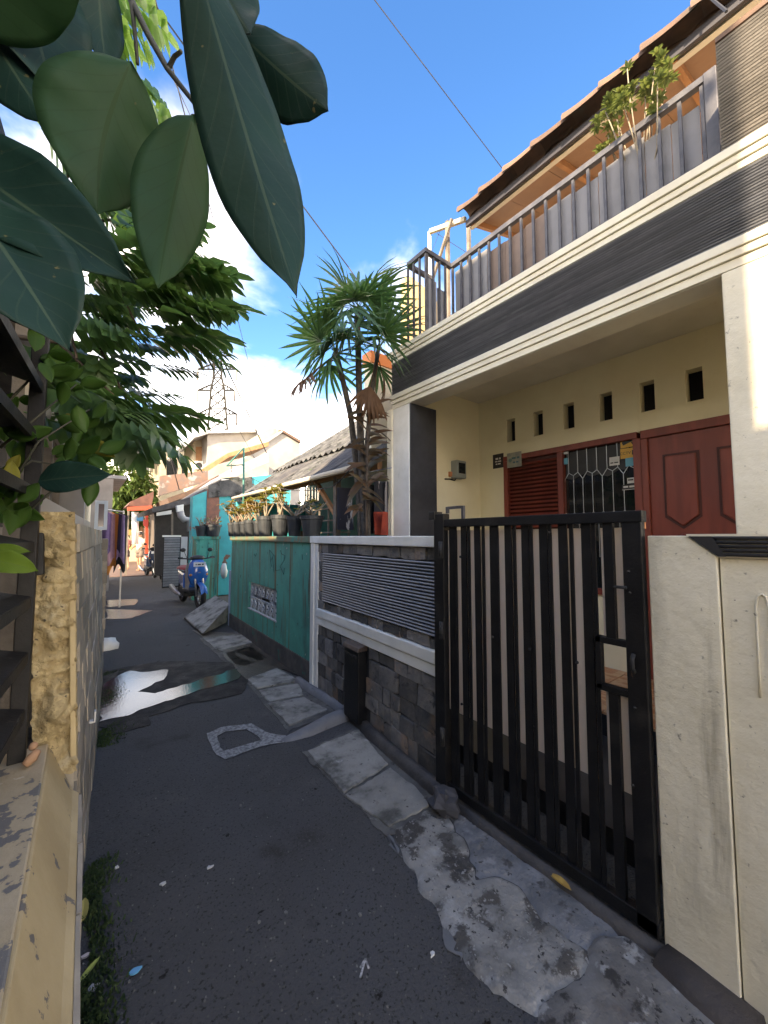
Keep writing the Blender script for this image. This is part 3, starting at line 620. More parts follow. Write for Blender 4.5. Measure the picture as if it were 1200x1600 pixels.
# slab of the balcony and the upper floor behind it
MB().box((2.705, -1.2, 3.26), (7.5, 3.08, 3.44)).build('balcony_slab', M['offwhite'], hs_)
MB().box((5.2, -1.2, 3.44), (5.35, 3.1, 5.9)).build('upper_wall', mat('orange_upper_wall', (.50, .30, .16), (.42, .24, .12), s=2, rough=.8), hs_)
# ribbed upper block at the right
MB().box((2.515, -1.2, 3.449), (2.72, .392, 4.06)).build('ribbed_block', M['ribback'], hs_)
ub = mat('brown_grey_cladding', (.25, .235, .22), (.20, .187, .175), s=6, rough=.7, rnd=.15, bump=.2)
rb2 = MB().prism([(2.516, 0, -.0062), (2.499, 0, -.005), (2.492, 0, .0015), (2.498, 0, .0052), (2.516, 0, .0062)], (0, 1.6, 0)).mesh('cladding_rib', ub)
for k in range(32): inst(rb2, 'cladding_rib', hs_, Matrix.Translation((0, -1.2, 3.458+.0188*(k+.5))))
MB().box((2.49, -1.2, 4.063), (2.75, .40, 4.09)).build('block_cap', M['terra'], hs_)
# ---- window (louvre leaf + leaded glass) and door
wd = MB()
F = M['redwood']
wn_ = MB().box((BX-.02, 1.30, 2.38), (BX+.10, 2.70, 2.44)).build('window_frame', F, hs_, bevel=.004)
for y0, y1 in ((2.645, 2.70), (1.985, 2.045), (1.272, 1.335)): MB().box((BX-.018, y0, .95), (BX+.10, y1, 2.379)).build('frame_post', F, wn_, bevel=.004)
MB().box((BX-.03, 1.335, .95), (BX+.10, 2.645, 1.0)).build('sill', F, wn_)
lv = MB().box((BX+.03, 2.045, 1.0), (BX+.05, 2.645, 2.38)).build('louvre_leaf', mat('dark_red_wood', (.07, .016, .012), rough=.6), hs_)
sl_ = MB().prism([(BX+.028, 2.05, 0), (BX-.002, 2.05, -.022), (BX-.008, 2.05, -.018), (BX+.024, 2.05, .008)], (0, .59, 0)).mesh('slat', F)
for k in range(30): inst(sl_, 'slat', lv, Matrix.Translation((0, 0, 1.04+k*.0445)))
gl = MB().box((BX+.045, 1.335, 1.0), (BX+.052, 1.985, 2.38)).build('window_pane', M['darkglass'], hs_)
ld = MB()
cols = [1.34+.0925*i for i in range(8)]
def L_(a, b): ld.bar((BX+.022, a[0], a[1]), (BX+.022, b[0], b[1]), .005, .006, (1, 0, 0))
for i, yv in enumerate(cols):
    zt = 2.08 if i % 2 else 2.12
    L_((yv, 1.74), (yv, zt))
    if i < 7:
        m_ = (cols[i]+cols[i+1])/2
        L_((cols[i], 1.74), (m_, 1.70)); L_((m_, 1.70), (cols[i+1], 1.74)); L_((cols[i], zt), (m_, 2.15)); L_((m_, 2.15), (cols[i+1], 2.08 if (i+1) % 2 else 2.12))
        L_((m_, 2.15), (m_, 2.38)); L_((m_, 1.70), (m_, 1.30))
ld.build('leading', M['lead'], gl)
# crumpled plastic film and stickers behind the glass
fm = MB().grid(lambda a, b: Vector((BX+.030 + .006*noise.noise(Vector((a*6, b*9, 2))), 1.40+.57*b, 2.10+.27*a + .05*noise.noise(Vector((b*5, 0, 0)))*(1-a))), 10, 20)
fm.build('plastic_film', mat('grey_plastic_film', (.010, .010, .010), (.035, .035, .035), s=9, rough=.5, lo=.55, hi=.8), gl, smooth=True)
def sticker(u0, v0, u1, v1, m, parent, x=BX+.012, name='sticker'):
    a = onX(u0, v0, x); b = onX(u1, v1, x); y0, y1 = min(a.y, b.y), max(a.y, b.y); z0, z1 = min(a.z, b.z), max(a.z, b.z)
    o = MB().box((x, y0, z0), (x+.002, y1, z1)).build(name, m, parent)
    return o, x, (y0+y1)/2, (z0+z1)/2, y1-y0, z1-z0
def print_marks(lens, size, name, m):
    """a row of small blocks: print too small to read in the photograph"""
    mb = MB(); tot = sum(lens)*size*.55 + (len(lens)-1)*size*.4; x = -tot/2
    for n in lens:
        mb.add([(x, -size*.33, .0006), (x+n*size*.55, -size*.33, .0006), (x+n*size*.55, size*.33, .0006), (x, size*.33, .0006)], [(0, 1, 2, 3)]); x += n*size*.55+size*.4
    return mb.mesh(name, m)
def on_sticker(s, txt, size, m, dy=0, dz=0, name='lettering'):
    o, x, y, z, w, h = s
    Mx = Matrix(((0, 0, -1, x-.0008), (-1, 0, 0, y+dy), (0, 1, 0, z+dz), (0, 0, 0, 1)))
    inst(text_mesh(txt, size, name, m) if isinstance(txt, str) else print_marks(txt, size, 'print_line', m), name if isinstance(txt, str) else 'print_line', o, Mx)
yl = mat('yellow_sticker', (.62, .36, .05), rough=.5); wh = mat('white_sticker', (.62, .62, .60), rough=.5); bk = mat('black_sticker', (.02, .02, .02), rough=.5); cy_ = mat('cyan_sticker', (.10, .36, .50), rough=.5); gy = mat('grey_card', (.34, .34, .28), (.25, .26, .24), s=20, rough=.7)
s = sticker(969, 684, 993, 697, yl, gl); 
o, x, y, z, w, h = s
ic = MB(); ic.bar((x-.001, y+.045, z-.012), (x-.001, y-.035, z+.018), .034, .003, (1, 0, 0)); ic.bar((x-.001, y-.03, z-.005), (x-.001, y-.045, z-.03), .012, .003, (1, 0, 0)); ic.build('camera_icon', bk, o)
s = sticker(969, 702, 993, 714, yl, gl); on_sticker(s, 'CCTV', .035, bk, .02, 0); o, x, y, z, w, h = s
MB().box((x-.0015, y-.06, z-.022), (x-.0003, y-.035, z+.022)).build('icon', bk, o)
sticker(977, 716, 994, 727, cy_, gl); sticker(952, 715, 968, 719, wh, gl); s = sticker(952, 720, 968, 726, wh, gl); on_sticker(s, (3, 4), .016, bk)
s = sticker(980, 747, 997, 754, wh, gl); on_sticker(s, (4, 2), .020, bk, 0, .006)
s = sticker(972, 758, 996, 764, bk, gl); on_sticker(s, (3, 4), .024, wh, 0, .004); o, x, y, z, w, h = s
MB().box((x-.0015, y-w/2, z-h/2), (x-.0003, y+w/2, z-h/2+.004)).build('underline', wh, o)
s = sticker(876, 717, 887, 725, cy_, gl); o, x, y, z, w, h = s; MB().box((x-.0015, y+.01, z-.02), (x-.0003, y+w/2-.002, z+.02)).build('logo', wh, o)
s = sticker(880, 703, 888, 709, wh, gl)
s = sticker(770, 711, 787, 730, bk, hs_, BX-.004, 'notice_plate'); on_sticker(s, (2, 1), .035, wh, 0, .028); on_sticker(s, (3, 4), .020, wh, 0, -.005); on_sticker(s, (2, 3), .022, wh, 0, -.036)
s = sticker(792, 709, 815, 728, gy, hs_, BX-.024, 'notice_card'); on_sticker(s, (3, 2), .032, mat('print_green', (.06, .14, .16), rough=.6), -.02, .02); on_sticker(s, (2, 2), .028, mat('print_blue', (.08, .14, .2), rough=.6), -.02, -.03)
o, x, y, z, w, h = s; MB().lathe((x-.001, y+.05, z), [(.022, 0), (.022, .0015)], 14, Matrix.Rotation(-PI/2, 4, 'Y')).build('seal', mat('print_teal', (.12, .2, .2), rough=.6), o)
# door
dr = MB().box((BX-.0, .40, .262), (BX+.05, 1.215, 2.36)).build('door', F, hs_)
MB().box((BX-.025, .34, 2.365), (BX+.10, 1.270, 2.44)).build('door_frame', F, dr, bevel=.005); MB().box((BX-.025, 1.218, .262), (BX+.10, 1.270, 2.363)).build('door_frame', F, dr, bevel=.005)
MB().box((BX-.025, .34, .262), (BX+.10, .398, 2.363)).build('door_frame', F, dr, bevel=.005)
fw = mat('door_groove', (.06, .012, .009), rough=.6)
for y0, y1 in ((1.115, .865), (.755, .50)):
    MB().prism([(BX-.006, y0, 1.66), (BX-.006, y0, 2.20), (BX-.006, y1, 2.20), (BX-.006, y1, 1.66), (BX-.006, (y0+y1)/2, 1.56)], (.0055, 0, 0)).build('panel_groove', fw, dr)
    yy0, yy1 = y0-.018, y1+.018
    MB().prism([(BX-.022, yy0, 1.675), (BX-.022, yy0, 2.18), (BX-.022, yy1, 2.18), (BX-.022, yy1, 1.675), (BX-.022, (y0+y1)/2, 1.585)], (.02, 0, 0)).build('panel', F, dr, bevel=.008)
    MB().prism([(BX-.020, yy0, .42), (BX-.020, yy0, 1.44), (BX-.020, (y0+y1)/2, 1.53), (BX-.020, yy1, 1.44), (BX-.020, yy1, .42)], (.02, 0, 0)).build('panel', F, dr, bevel=.008)
MB().tube([(BX-.01, 1.17, 1.25), (BX-.05, 1.17, 1.25), (BX-.05, 1.08, 1.25)], .009).build('handle', M['steel'], dr, smooth=True)
# ---- electricity meter on the side wall
mp_ = onY(712, 735, 3.055); em = thing('electricity_meter', 'grey electricity meter box on the pale yellow porch wall', 'meter box', (mp_.x, 3.05, mp_.z-.10))
mx_, mz_ = mp_.x, mp_.z
MB().box((mx_-.085, 2.96, mz_-.105), (mx_+.085, 3.058, mz_+.105)).build('case', mat('grey_green_plastic', (.22, .25, .24), rough=.5), em, bevel=.012)
MB().box((mx_-.055, 2.955, mz_-.05), (mx_+.06, 2.961, mz_+.075)).build('window', M['darkglass'], em, bevel=.004)
MB().box((mx_-.125, 3.03, mz_-.085), (mx_-.088, 3.058, mz_-.03)).build('breaker', mat('orange_breaker', (.45, .18, .08), rough=.6), em)
MB().tube([(mx_-.02, 3.03, mz_-.10), (mx_-.04, 3.04, mz_-.125), (mx_-.11, 3.045, mz_-.115), (mx_-.19, 3.05, mz_-.12)], .008, 6).build('cable', M['wire'], em, smooth=True)

# ================================================================== BALCONY RAILING
bl = thing('balcony_railing', 'dark grey steel balcony railing backed with grey sheets above the ribbed fascia', 'railing', (2.8, 1.5, 3.45))
RX = 2.88; RZ1 = (onX(712, 412, RX).z + onX(1115, 105, RX).z)/2 - .02; RZ0 = 3.72; YB, YE = onX(665, 387, 2.515).y, .475
G = M['railgrey']
MB().box((2.80, -1.2, 3.45), (2.95, 2.62, 3.70)).build('upstand', M['offwhite'], bl)
MB().bar((RX, YE, RZ1), (RX, YB, RZ1), .045, .045).build('top_rail', G, bl, bevel=.003)
MB().bar((RX, YE, RZ0+.02), (RX, YB, RZ0+.02), .04, .035).build('bottom_rail', G, bl)
MB().bar((RX, YB+.001, RZ1), (2.515, YB+.001, RZ1), .04, .04).build('top_rail', G, bl); MB().bar((2.515, YB-.02, RZ1), (2.515, 2.84, RZ1), .04, .041).build('top_rail', G, bl)
MB().bar((2.86, 2.838, RZ1), (2.535, 2.838, RZ1), .04, .04).build('top_rail', G, bl)
bar_ = MB().box((-.010, -.010, 0), (.010, .010, RZ1-RZ0-.03)).mesh('bar', G); long_ = MB().box((-.009, -.009, 0), (.009, .009, RZ1-3.45-.02)).mesh('bar', G)
nb = 19
for k in range(nb): inst(bar_, 'bar', bl, Matrix.Translation((RX, YE+.06+(YB-YE-.08)*k/(nb-1), RZ0+.03)))
for k in range(4): inst(long_, 'bar', bl, Matrix.Translation((2.79-.085*k, YB+.001, 3.45)))
for k in range(4): inst(long_, 'bar', bl, Matrix.Translation((2.515, YB+.0+.087*k, 3.45)))
MB().box((RX-.03, YE-.015, RZ0-.02), (RX+.03, YE+.045, RZ1+.02)).build('end_post', G, bl, bevel=.003)
for z in (3.78, 3.98, 4.24): MB().bar((RX, YE-.01, z), (RX, .36, z), .03, .035).build('wall_bracket', G, bl)
ye = YB-.03; k = 0
while ye > YE+.1:
    w = .20 if ye > 1.2 else .15; zt = RZ1-.05-R.uniform(0, .07)
    mm = M['panelgrey'] if (ye < 1.75 or ye > 2.3) else M['panelbrown']
    MB().box((RX+.028, ye-w+.004, RZ0+.02-R.uniform(0, .03)), (RX+.034+.002*(k % 2), ye, zt)).build('backing_sheet', mm, bl); ye -= w; k += 1
for k in range(2): MB().box((2.56+.14*k, YB+.028, 3.47), (2.69+.14*k, YB+.034, 4.05-.05*k)).build('backing_sheet', M['panelgrey'], bl)
# ================================================================== CANOPY ROOF over the balcony
cr_ = thing('balcony_roof', 'terracotta tiled canopy roof with orange boarded underside over the balcony', 'roof', (3.9, 1.3, 4.9))
EX = 3.30; p0 = onX(750, 300, EX); p1 = onX(1052, 60, EX); ez = (p0.z+p1.z)/2 - .05; ya, yb = onX(724, 326, EX).y, -1.2
SLP = .30
def rz(x): return ez + (x-EX)*SLP
for k in range(9):
    ym = ya - (ya-yb)*k/9; yn = ya - (ya-yb)*(k+1)/9
    MB().hexa([(EX+.06, ym-.004, rz(EX+.06)-.07), (5.3, ym-.004, rz(5.3)-.07), (5.3, yn, rz(5.3)-.07), (EX+.06, yn, rz(EX+.06)-.07), (EX+.06, ym-.004, rz(EX+.06)-.05), (5.3, ym-.004, rz(5.3)-.05), (5.3, yn, rz(5.3)-.05), (EX+.06, yn, rz(EX+.06)-.05)]).build('soffit_board', M['soffit'], cr_)
MB().bar((EX+.05, ya, rz(EX)-.085), (EX+.05, yb, rz(EX)-.085), .03, .07).build('fascia_board', mat('dark_fascia', (.03, .03, .04), rough=.6), cr_)
for x_, m_ in ((3.43, M['offwhite']), (4.3, M['wood'])): MB().bar((x_, ya, rz(x_)-.115), (x_, yb, rz(x_)-.115), .05, .05).build('purlin', m_, cr_)
for k in range(5): yv = ya-.05-(ya-yb-.1)*k/4; MB().bar((EX+.08, yv, rz(EX+.08)-.10), (5.25, yv, rz(5.25)-.10), .04, .06).build('rafter', M['wood'], cr_)
# edge cap tiles: each a flared half barrel
nT = 13; tl = (ya-yb)/nT
def cap_(a, b):
    t = -.15+1.3*b*PI/1.3; r = .078 + .024*(1-a)**3
    return Vector((math.cos(PI*b*1.15-.2)*-r*1.3, -a*(tl*1.12), math.sin(PI*b*1.15-.2)*r))
ct = MB().grid(cap_, 5, 9); ct.grid(lambda a, b: cap_(a, b)*.86 if False else Vector((cap_(a, b).x*.84, cap_(a, b).y, cap_(a, b).z*.84)), 5, 9)
ctm = ct.mesh('cap_tile', M['terra'], smooth=True)
for k in range(nT): inst(ctm, 'cap_tile', cr_, Matrix.Translation((EX+.01+R.uniform(-.006, .006), ya-k*tl, ez-.005)) @ Matrix.Rotation(R.uniform(-.03, .03), 4, 'Z'))
# field tiles on top
ft = MB().grid(lambda a, b: Vector((a*.30, -b*.24, .035*abs(math.sin(b*PI))-.01*a)), 2, 8).mesh('roof_tile', M['terra'], smooth=True)
nx = 7; ny = int((ya-yb)/.23)
for i in range(nx):
    for j in range(ny): inst(ft, 'roof_tile', cr_, Matrix.Translation((EX+.08+i*.28, ya-j*.23, rz(EX+.08+i*.28)-.03)) @ Matrix.Rotation(-math.atan(SLP), 4, 'Y'))
# thin frame of old timber beyond the end of the canopy
tf = thing('timber_frame', 'weathered timber posts and beam beyond the end of the balcony roof', 'frame', (3.3, 2.9, 3.45))
def tb(a, b, xa, xb, w=.035): MB().bar(onX(*a, xa), onX(*b, xb), w, w).build('beam', M['timber'], tf)
ends = onX(672, 362, 3.3)
MB().bar(ends, Vector((EX+.03, ya, ez-.03)), .04, .05).build('beam', mat('pale_timber', (.45, .40, .30), rough=.8), tf)
def post(u, v, X_, w=.035, m=M['timber']): q = onX(u, v, X_); MB().bar((q.x, q.y, 3.44), (q.x, q.y, q.z), w, w).build('post', m, tf)
post(671, 362, 3.3, .03, M['offwhite']); post(699, 346, 3.32, .04); post(732, 352, 3.7, .04)
a_ = onX(706, 342, 3.26); b_ = onX(676, 436, 3.26); MB().bar(a_, b_, .03, .03).build('brace', M['timber'], tf)
for p, q in (((675, 392), (690, 355)), ((683, 365), (728, 394))): MB().tube([onX(*p, 3.34), onX(*q, 3.34)], .003, 4).build('wire', M['wire'], tf)
# gable and low wall of the house behind, seen left of the railing
bh_ = thing('rear_gable', 'small sunlit ochre gable wall behind the palm and balcony railing', 'wall', (4.6, 4.4, 0))
q = [onY(642, 432, 4.6), onY(672, 456, 4.6)]
MB().prism([Vector((q[0].x-.12, 4.6, 2.2)), Vector((q[0].x-.12, 4.6, q[0].z-.06)), q[0], q[1], Vector((q[1].x+.6, 4.6, q[1].z-.4)), Vector((q[1].x+.6, 4.6, 2.2))], (0, .12, 0)).build('gable', mat('ochre_render', (.46, .34, .18), (.4, .29, .15), s=3, rough=.85), bh_)
# sunlit wall piece with orange band beside the fascia end
wq0 = onY(580, 640, 3.75); wq1 = onY(612, 560, 3.75)
MB().box((wq0.x, 3.75, 2.2), (wq1.x+.3, 3.9, wq1.z-.15)).build('lit_wall', M['cream'], bh_); MB().box((wq0.x-.02, 3.73, wq1.z-.148), (wq1.x+.3, 3.92, wq1.z)).build('orange_band', mat('orange_tile_band', (.62, .20, .06), rough=.7), bh_)
# ================================================================== PALM
leafg = mat('palm_leaf', (.035, .085, .045), (.055, .12, .05), s=6, rough=.4, trans=.3, tcol=(.12, .25, .05), rnd=.25)
leafb = mat('dead_palm_leaf', (.16, .09, .05), (.10, .055, .03), s=6, rough=.8, trans=.25, tcol=(.3, .14, .06))
def blade(mb, base, d, L, w, droop, nrm, seg=4):
    """a narrow folded leaf blade from base along d, drooping"""
    d = Vector(d).normalized(); side = d.cross(Vector(nrm)).normalized()
    if side.length < .1: side = Vector((1, 0, 0))
    up = side.cross(d).normalized()
    vs = []
    for i in range(seg+1):
        t = i/seg; p = Vector(base) + d*L*t + Vector((0, 0, -droop*L*t*t))
        ww = w*(math.sin(PI*min(1, .12+t*.88))**.6)*(1 if t < .98 else .15)
        vs += [p - side*ww/2 + up*ww*.22, p, p + side*ww/2 + up*ww*.22]
    fs = []
    for i in range(seg):
        a = i*3; fs += [(a, a+1, a+4, a+3), (a+1, a+2, a+5, a+4)]
    mb.add(vs, fs)
def fan_mesh(name, m, n, L, spread, droop, seed):
    rr = random.Random(seed); mb = MB()
    for k in range(n):
        a = -spread + 2*spread*k/(n-1)
        d = Vector((math.cos(a), math.sin(a), .10*math.cos(a*1.3)+rr.uniform(-.06, .06)))
        blade(mb, (0, 0, 0), d, L*rr.uniform(.8, 1.05)*(.75+.25*math.cos(a*.6)), .036, droop*rr.uniform(.6, 1.4), (0, 0, 1))
    return mb.mesh(name, m, smooth=False)
PB = Vector((2.14, 3.14, .1))
pm_ = thing('fan_palm', 'tall lady palm with fan leaves rising behind the white framed wall', 'palm', PB)
def trunk(path, r, m=M['bark']):
    pts = [onY(u, v, yv) for u, v, yv in path]; n_ = len(pts)
    rs = [r*(1.15-.35*i/(n_-1)) for i in range(n_)]
    mb = MB().tube(pts, rs, 8)
    return mb.build('stem', m, pm_, smooth=True)
fib = mat('fibrous_palm_stem', (.055, .05, .045), (.10, .085, .07), s=30, rough=.95, bump=1.0, bs=60, bsc=(1, 1, .25))
stemA = [(572, 900, 3.14), (571, 830, 3.14), (566, 740, 3.13), (562, 650, 3.12), (560, 560, 3.12), (558, 480, 3.1)]
stemB = [(566, 900, 3.2), (563, 800, 3.2), (556, 720, 3.22), (548, 650, 3.25), (537, 600, 3.28), (524, 545, 3.3)]
stemC = [(577, 900, 3.1), (574, 800, 3.1), (573, 700, 3.08), (580, 620, 3.05), (592, 540, 3.02)]
for s_, r_ in ((stemA, .036), (stemB, .032), (stemC, .026)): trunk(s_, r_, fib)
FM = [fan_mesh('fan_leaf', leafg, n, L, sp2, dr, sd) for n, L, sp2, dr, sd in ((13, .46, 1.6, .40, 1), (11, .42, 1.4, .6, 2), (14, .45, 1.8, .30, 3), (10, .40, 1.3, .75, 4))]
FD = [fan_mesh('dead_fan_leaf', leafb, 9, .34, .7, .5, 9), fan_mesh('dead_fan_leaf', leafb, 7, .30, .5, .4, 12)]
rr = random.Random(3)
def place_fan(me, hub, tgt, roll=0, name='fan_leaf'):
    hub = Vector(hub); tgt = Vector(tgt); d = (tgt-hub)
    Mx = frame(tgt, d, zd=Vector((rr.uniform(-.3, .3), rr.uniform(-.3, .3), 1))) @ Matrix.Rotation(roll, 4, 'X')
    o = inst(me, name, pm_, Mx)
    MB().tube([hub, hub.lerp(tgt, .5)+Vector((0, 0, .04)), tgt], [.006, .005, .004], 5).build('leaf_stalk', leafg if name == 'fan_leaf' else leafb, pm_, smooth=True)
    return o
fans = [  # (hub index, leaf centre px, depth offset, roll)
    (0, 560, 432, 0.15, .3), (0, 590, 425, 0.0, -.3), (0, 530, 440, .1, .5), (0, 610, 440, -.1, -.5), (0, 570, 455, -.25, .1), (0, 545, 460, -.15, .2), (0, 600, 470, -.2, -.2), (0, 520, 470, .05, .4),
    (2, 610, 485, -.1, -.6), (2, 620, 520, .0, -.8), (2, 600, 505, -.25, -.2), (2, 580, 520, -.3, .1), (2, 628, 500, .1, -.4), (0, 575, 490, -.35, 0), (2, 595, 545, -.15, -.4),
    (1, 500, 500, .1, .6), (1, 488, 520, .0, .8), (1, 510, 530, -.2, .3), (1, 498, 550, -.1, .9), (1, 530, 520, -.25, .1), (1, 540, 505, .2, 0), (1, 505, 480, .2, .2), (1, 520, 560, -.2, .6), (0, 535, 485, -.3, .3), (0, 548, 520, -.3, .4),
]
hubs = [onY(558, 490, 3.1), onY(524, 550, 3.3), onY(590, 548, 3.02)]
for k, (h_, u, v, dd, rl) in enumerate(fans):
    hub = hubs[h_]; t = onY(u, v, hub.y+dd); place_fan(FM[k % 4], hub, hub + (t-hub)*.62, rl)
rr2 = random.Random(44)
for k in range(3):
    hub = hubs[k % 3]; a = rr2.uniform(0, 2*PI); el = rr2.uniform(-.7, .3); t = hub + Vector((math.cos(a)*math.cos(el), math.sin(a)*math.cos(el), math.sin(el)))*rr2.uniform(.14, .26)
    place_fan(FM[k % 4], hub, t, rr2.uniform(-.5, .5))
for (h_, u, v, k) in ((1, 488, 585, 0), (1, 478, 592, 1), (2, 578, 605, 0), (2, 598, 590, 1), (2, 586, 615, 1)):
    hub = hubs[h_]; t = onY(u, v, hub.y-.05); place_fan(FD[k], hub+Vector((0, 0, -.08)), t, 0, 'dead_fan_leaf')
# ---- strap-leaved shrub at the palm foot
cg = mat('bronze_green_leaf', (.045, .05, .03), (.10, .06, .04), s=5, rough=.45, trans=.25, tcol=(.22, .10, .03), rnd=.3)
co = thing('strap_leaf_shrub', 'bronze green strap leaved shrub growing against the white porch pillar', 'shrub', (2.25, 3.12, .1))
base = [onY(572, 900, 3.06), onY(573, 760, 3.06), onY(575, 640, 3.06)]
MB().tube(base, [.016, .014, .010], 7).build('stem', M['bark'], co, smooth=True)
rr = random.Random(8)
for k in range(30):
    t = k/29; v0 = 765-125*t; side = 1 if k % 3 else -1
    p = onY(574, v0, 3.06); e_ = onY(574+side*rr.uniform(26, 42), v0-rr.uniform(-8, 34), 3.06+rr.uniform(-.16, .05))
    mb = MB(); d = e_-p; blade(mb, p, d+Vector((0, 0, .05)), d.length*rr.uniform(.9, 1.15), .058, rr.uniform(.2, .5), (-.5, -.7, .6), 6); mb.build('leaf', cg, co, smooth=True)
for k in range(8):
    p = onY(566, 800-k*6, 3.0); e_ = onY(rr.choice([545, 598])+rr.uniform(-8, 8), 770+rr.uniform(-14, 30), 2.95); mb = MB(); blade(mb, p, e_-p, (e_-p).length, .05, .5, (-.5, -.7, .6), 5); mb.build('leaf', cg, co, smooth=True)

# ================================================================== POTTED DESERT ROSES on the green walls
am_ = mat('grey_caudex', (.26, .22, .16), (.18, .15, .11), s=9, rough=.8, bump=.3)
al = mat('yellow_green_leaf', (.30, .28, .06), (.17, .20, .05), s=8, rough=.5, trans=.35, tcol=(.5, .4, .08), rnd=.3)
al2 = mat('tawny_leaf', (.42, .28, .10), (.30, .20, .07), s=8, rough=.6, trans=.35, tcol=(.6, .36, .10), rnd=.3)
def potted(u, w, vtop, X_, label, seed, kind, zb=1.502, yb=None, grp='potted desert roses along the green wall'):
    p = onX(u, 838, X_) if yb is None else onY(u, 838, yb); p.z = zb
    dep = FWD.dot(p); h = (838-vtop)/600*dep - (zb-1.5); r = w/600*dep/2
    rr = random.Random(seed); t = thing('potted_plant', label, 'potted plant', p, grp)
    n = 20
    pt = MB().lathe(p, [(r*.70, 0), (r*.92, h*.80), (r*.93, h*.81)], n).build('pot', M['pot'], t, smooth=False)
    MB().lathe(p, [(r*.90, h*.80), (r*1.02, h*.82), (r*1.03, h), (r*.93, h), (r*.90, h*.9)], n).build('rim', M['pot'], pt)
    MB().lathe(p, [(r*.60, h*.80), (r*.91, h*.90), (r*.5, h*.93), (r*.1, h*.95)], n).build('soil', M['soil'], t)
    top = p + Vector((0, 0, h*.93))
    tips = []
    nst = {0: 6, 1: 5, 2: 8}[kind]
    for k in range(nst):
        a = 2*PI*k/nst + rr.uniform(-.4, .4); sp_k = {0: .55, 1: .22, 2: 1.0}[kind]
        L = {0: .34, 1: .42, 2: .27}[kind]*rr.uniform(.7, 1.15)
        d = Vector((math.cos(a)*sp_k, math.sin(a)*sp_k, 1)).normalized(); pts = [top]; q = top.copy()
        for s_ in range(5):
            d = (d + Vector((rr.uniform(-.35, .35), rr.uniform(-.35, .35), .1 if kind < 2 else -.02))).normalized(); q = q + d*L/5; pts.append(q.copy())
        MB().tube(pts, [.017, .013, .010, .008, .006, .004], 6).build('stem', am_, t, smooth=True); tips.append((pts[-1], d)); tips.append((pts[-3], d))
        if kind == 2 or rr.random() < .5:
            b0 = pts[3]; d2 = (d + Vector((rr.uniform(-1, 1), rr.uniform(-1, 1), .2))).normalized(); MB().tube([b0, b0+d2*.05, b0+d2*.11+Vector((0, 0, .02))], [.007, .005, .004], 5).build('stem', am_, t, smooth=True); tips.append((b0+d2*.11, d2))
    if kind < 2:
        for tp, d in tips:
            mb = MB()
            for k in range(9):
                a = k*2.4; dd = Vector((math.cos(a), math.sin(a), rr.uniform(.0, .8))); blade(mb, tp, dd, rr.uniform(.06, .11), .034, .25, (0, 0, 1), 3)
            mb.build('leaf_rosette', al2 if (kind == 0 and rr.random() < .55) else al, t)
    else:
        for tp, d in tips[:5]:
            mb = MB()
            for k in range(6): blade(mb, tp, (rr.uniform(-1, 1), rr.uniform(-1, 1), .6), .065, .026, .2, (0, 0, 1), 3)
            mb.build('leaf_rosette', al, t)
    return t, top
pots = [  # u, width, top v, kind, label
    (487, 37, 806, 2, 'widest bare branched desert rose in the pot nearest the white wall'),
    (460, 25, 807, 2, 'second desert rose pot from the white wall, twisted bare stems'),
    (438, 30, 805, 1, 'large ribbed pot on the green wall holding white flowers'),
    (415, 27, 807, 1, 'tall stemmed potted plant left of the white flowered pot'),
    (403, 15, 814, 0, 'narrow pot squeezed in behind the tall stemmed plant'),
    (391, 20, 813, 0, 'tawny leaved pot in the middle of the far half of the green wall'),
    (381, 14, 815, 0, 'small tawny leaved pot third from the far end of the green wall'),
    (371, 17, 816, 0, 'second pot from the far end of the long green wall'),
    (362, 13, 817, 0, 'last pot at the far end of the long green wall')]
for i, (u, w, vt, kd, lb) in enumerate(pots):
    t, top = potted(u, w, vt, 1.955, lb, 20+i, kd)
    if i == 2:
        mb = MB()
        for k in range(14):
            c = top + Vector((R.uniform(-.08, .08), R.uniform(-.08, .08), R.uniform(.20, .32)))
            for j in range(5): a = j*2*PI/5; blade(mb, c, (math.cos(a), math.sin(a), .3), .022, .018, .1, (0, 0, 1), 2)
        mb.build('white_flowers', mat('white_petal', (.8, .8, .78), rough=.6), t)
# ================================================================== SECOND GREEN WALL, TURQUOISE HOUSE
g2 = thing('green_gate_wall', 'short green wall behind the blue scooter with pots on top', 'wall', (2.4, 10, 0))
a2 = onY(303, 838, 9.95); b2 = onY(343, 838, 9.95)
MB().box((a2.x, 9.95, .0), (b2.x, 10.1, 1.43)).build('wall', M['green'], g2); MB().box((a2.x-.02, 9.92, 1.432), (b2.x+.02, 10.12, 1.50)).build('coping', M['green'], g2)
for k in range(3): MB().box((a2.x+.12+.2*k, 9.935, .1), (a2.x+.15+.2*k, 9.949, 1.42)).build('batten', M['green'], g2)
potted(314, 17, 822, 0, 'left pot on the short green wall behind the scooter', 51, 2, yb=10.02, grp='pots on the short green wall')
potted(332, 26, 820, 0, 'wide grey pot on the short green wall behind the scooter', 52, 2, yb=10.02, grp='pots on the short green wall')
tq = thing('turquoise_house', 'peeling turquoise house wall with dark mossy edge beyond the green wall', 'house', (3.2, 10.4, 0))
a3 = onY(302, 760, 10.4); b3 = onY(372, 730, 10.4)
MB().prism([Vector((a3.x, 10.4, 0)), Vector((a3.x, 10.4, a3.z-.25)), Vector((b3.x, 10.4, b3.z-.30)), Vector((b3.x+1.5, 10.4, b3.z)), Vector((b3.x+1.5, 10.4, 0))], (0, .3, 0)).build('wall', M['teal'], tq)
MB().prism([onY(u, v, 10.36) for u, v in ((326, 778), (326, 758), (345, 751), (394, 745), (394, 800), (360, 775))], (0, .03, 0)).build('mossy_edge', M['moss'], tq)
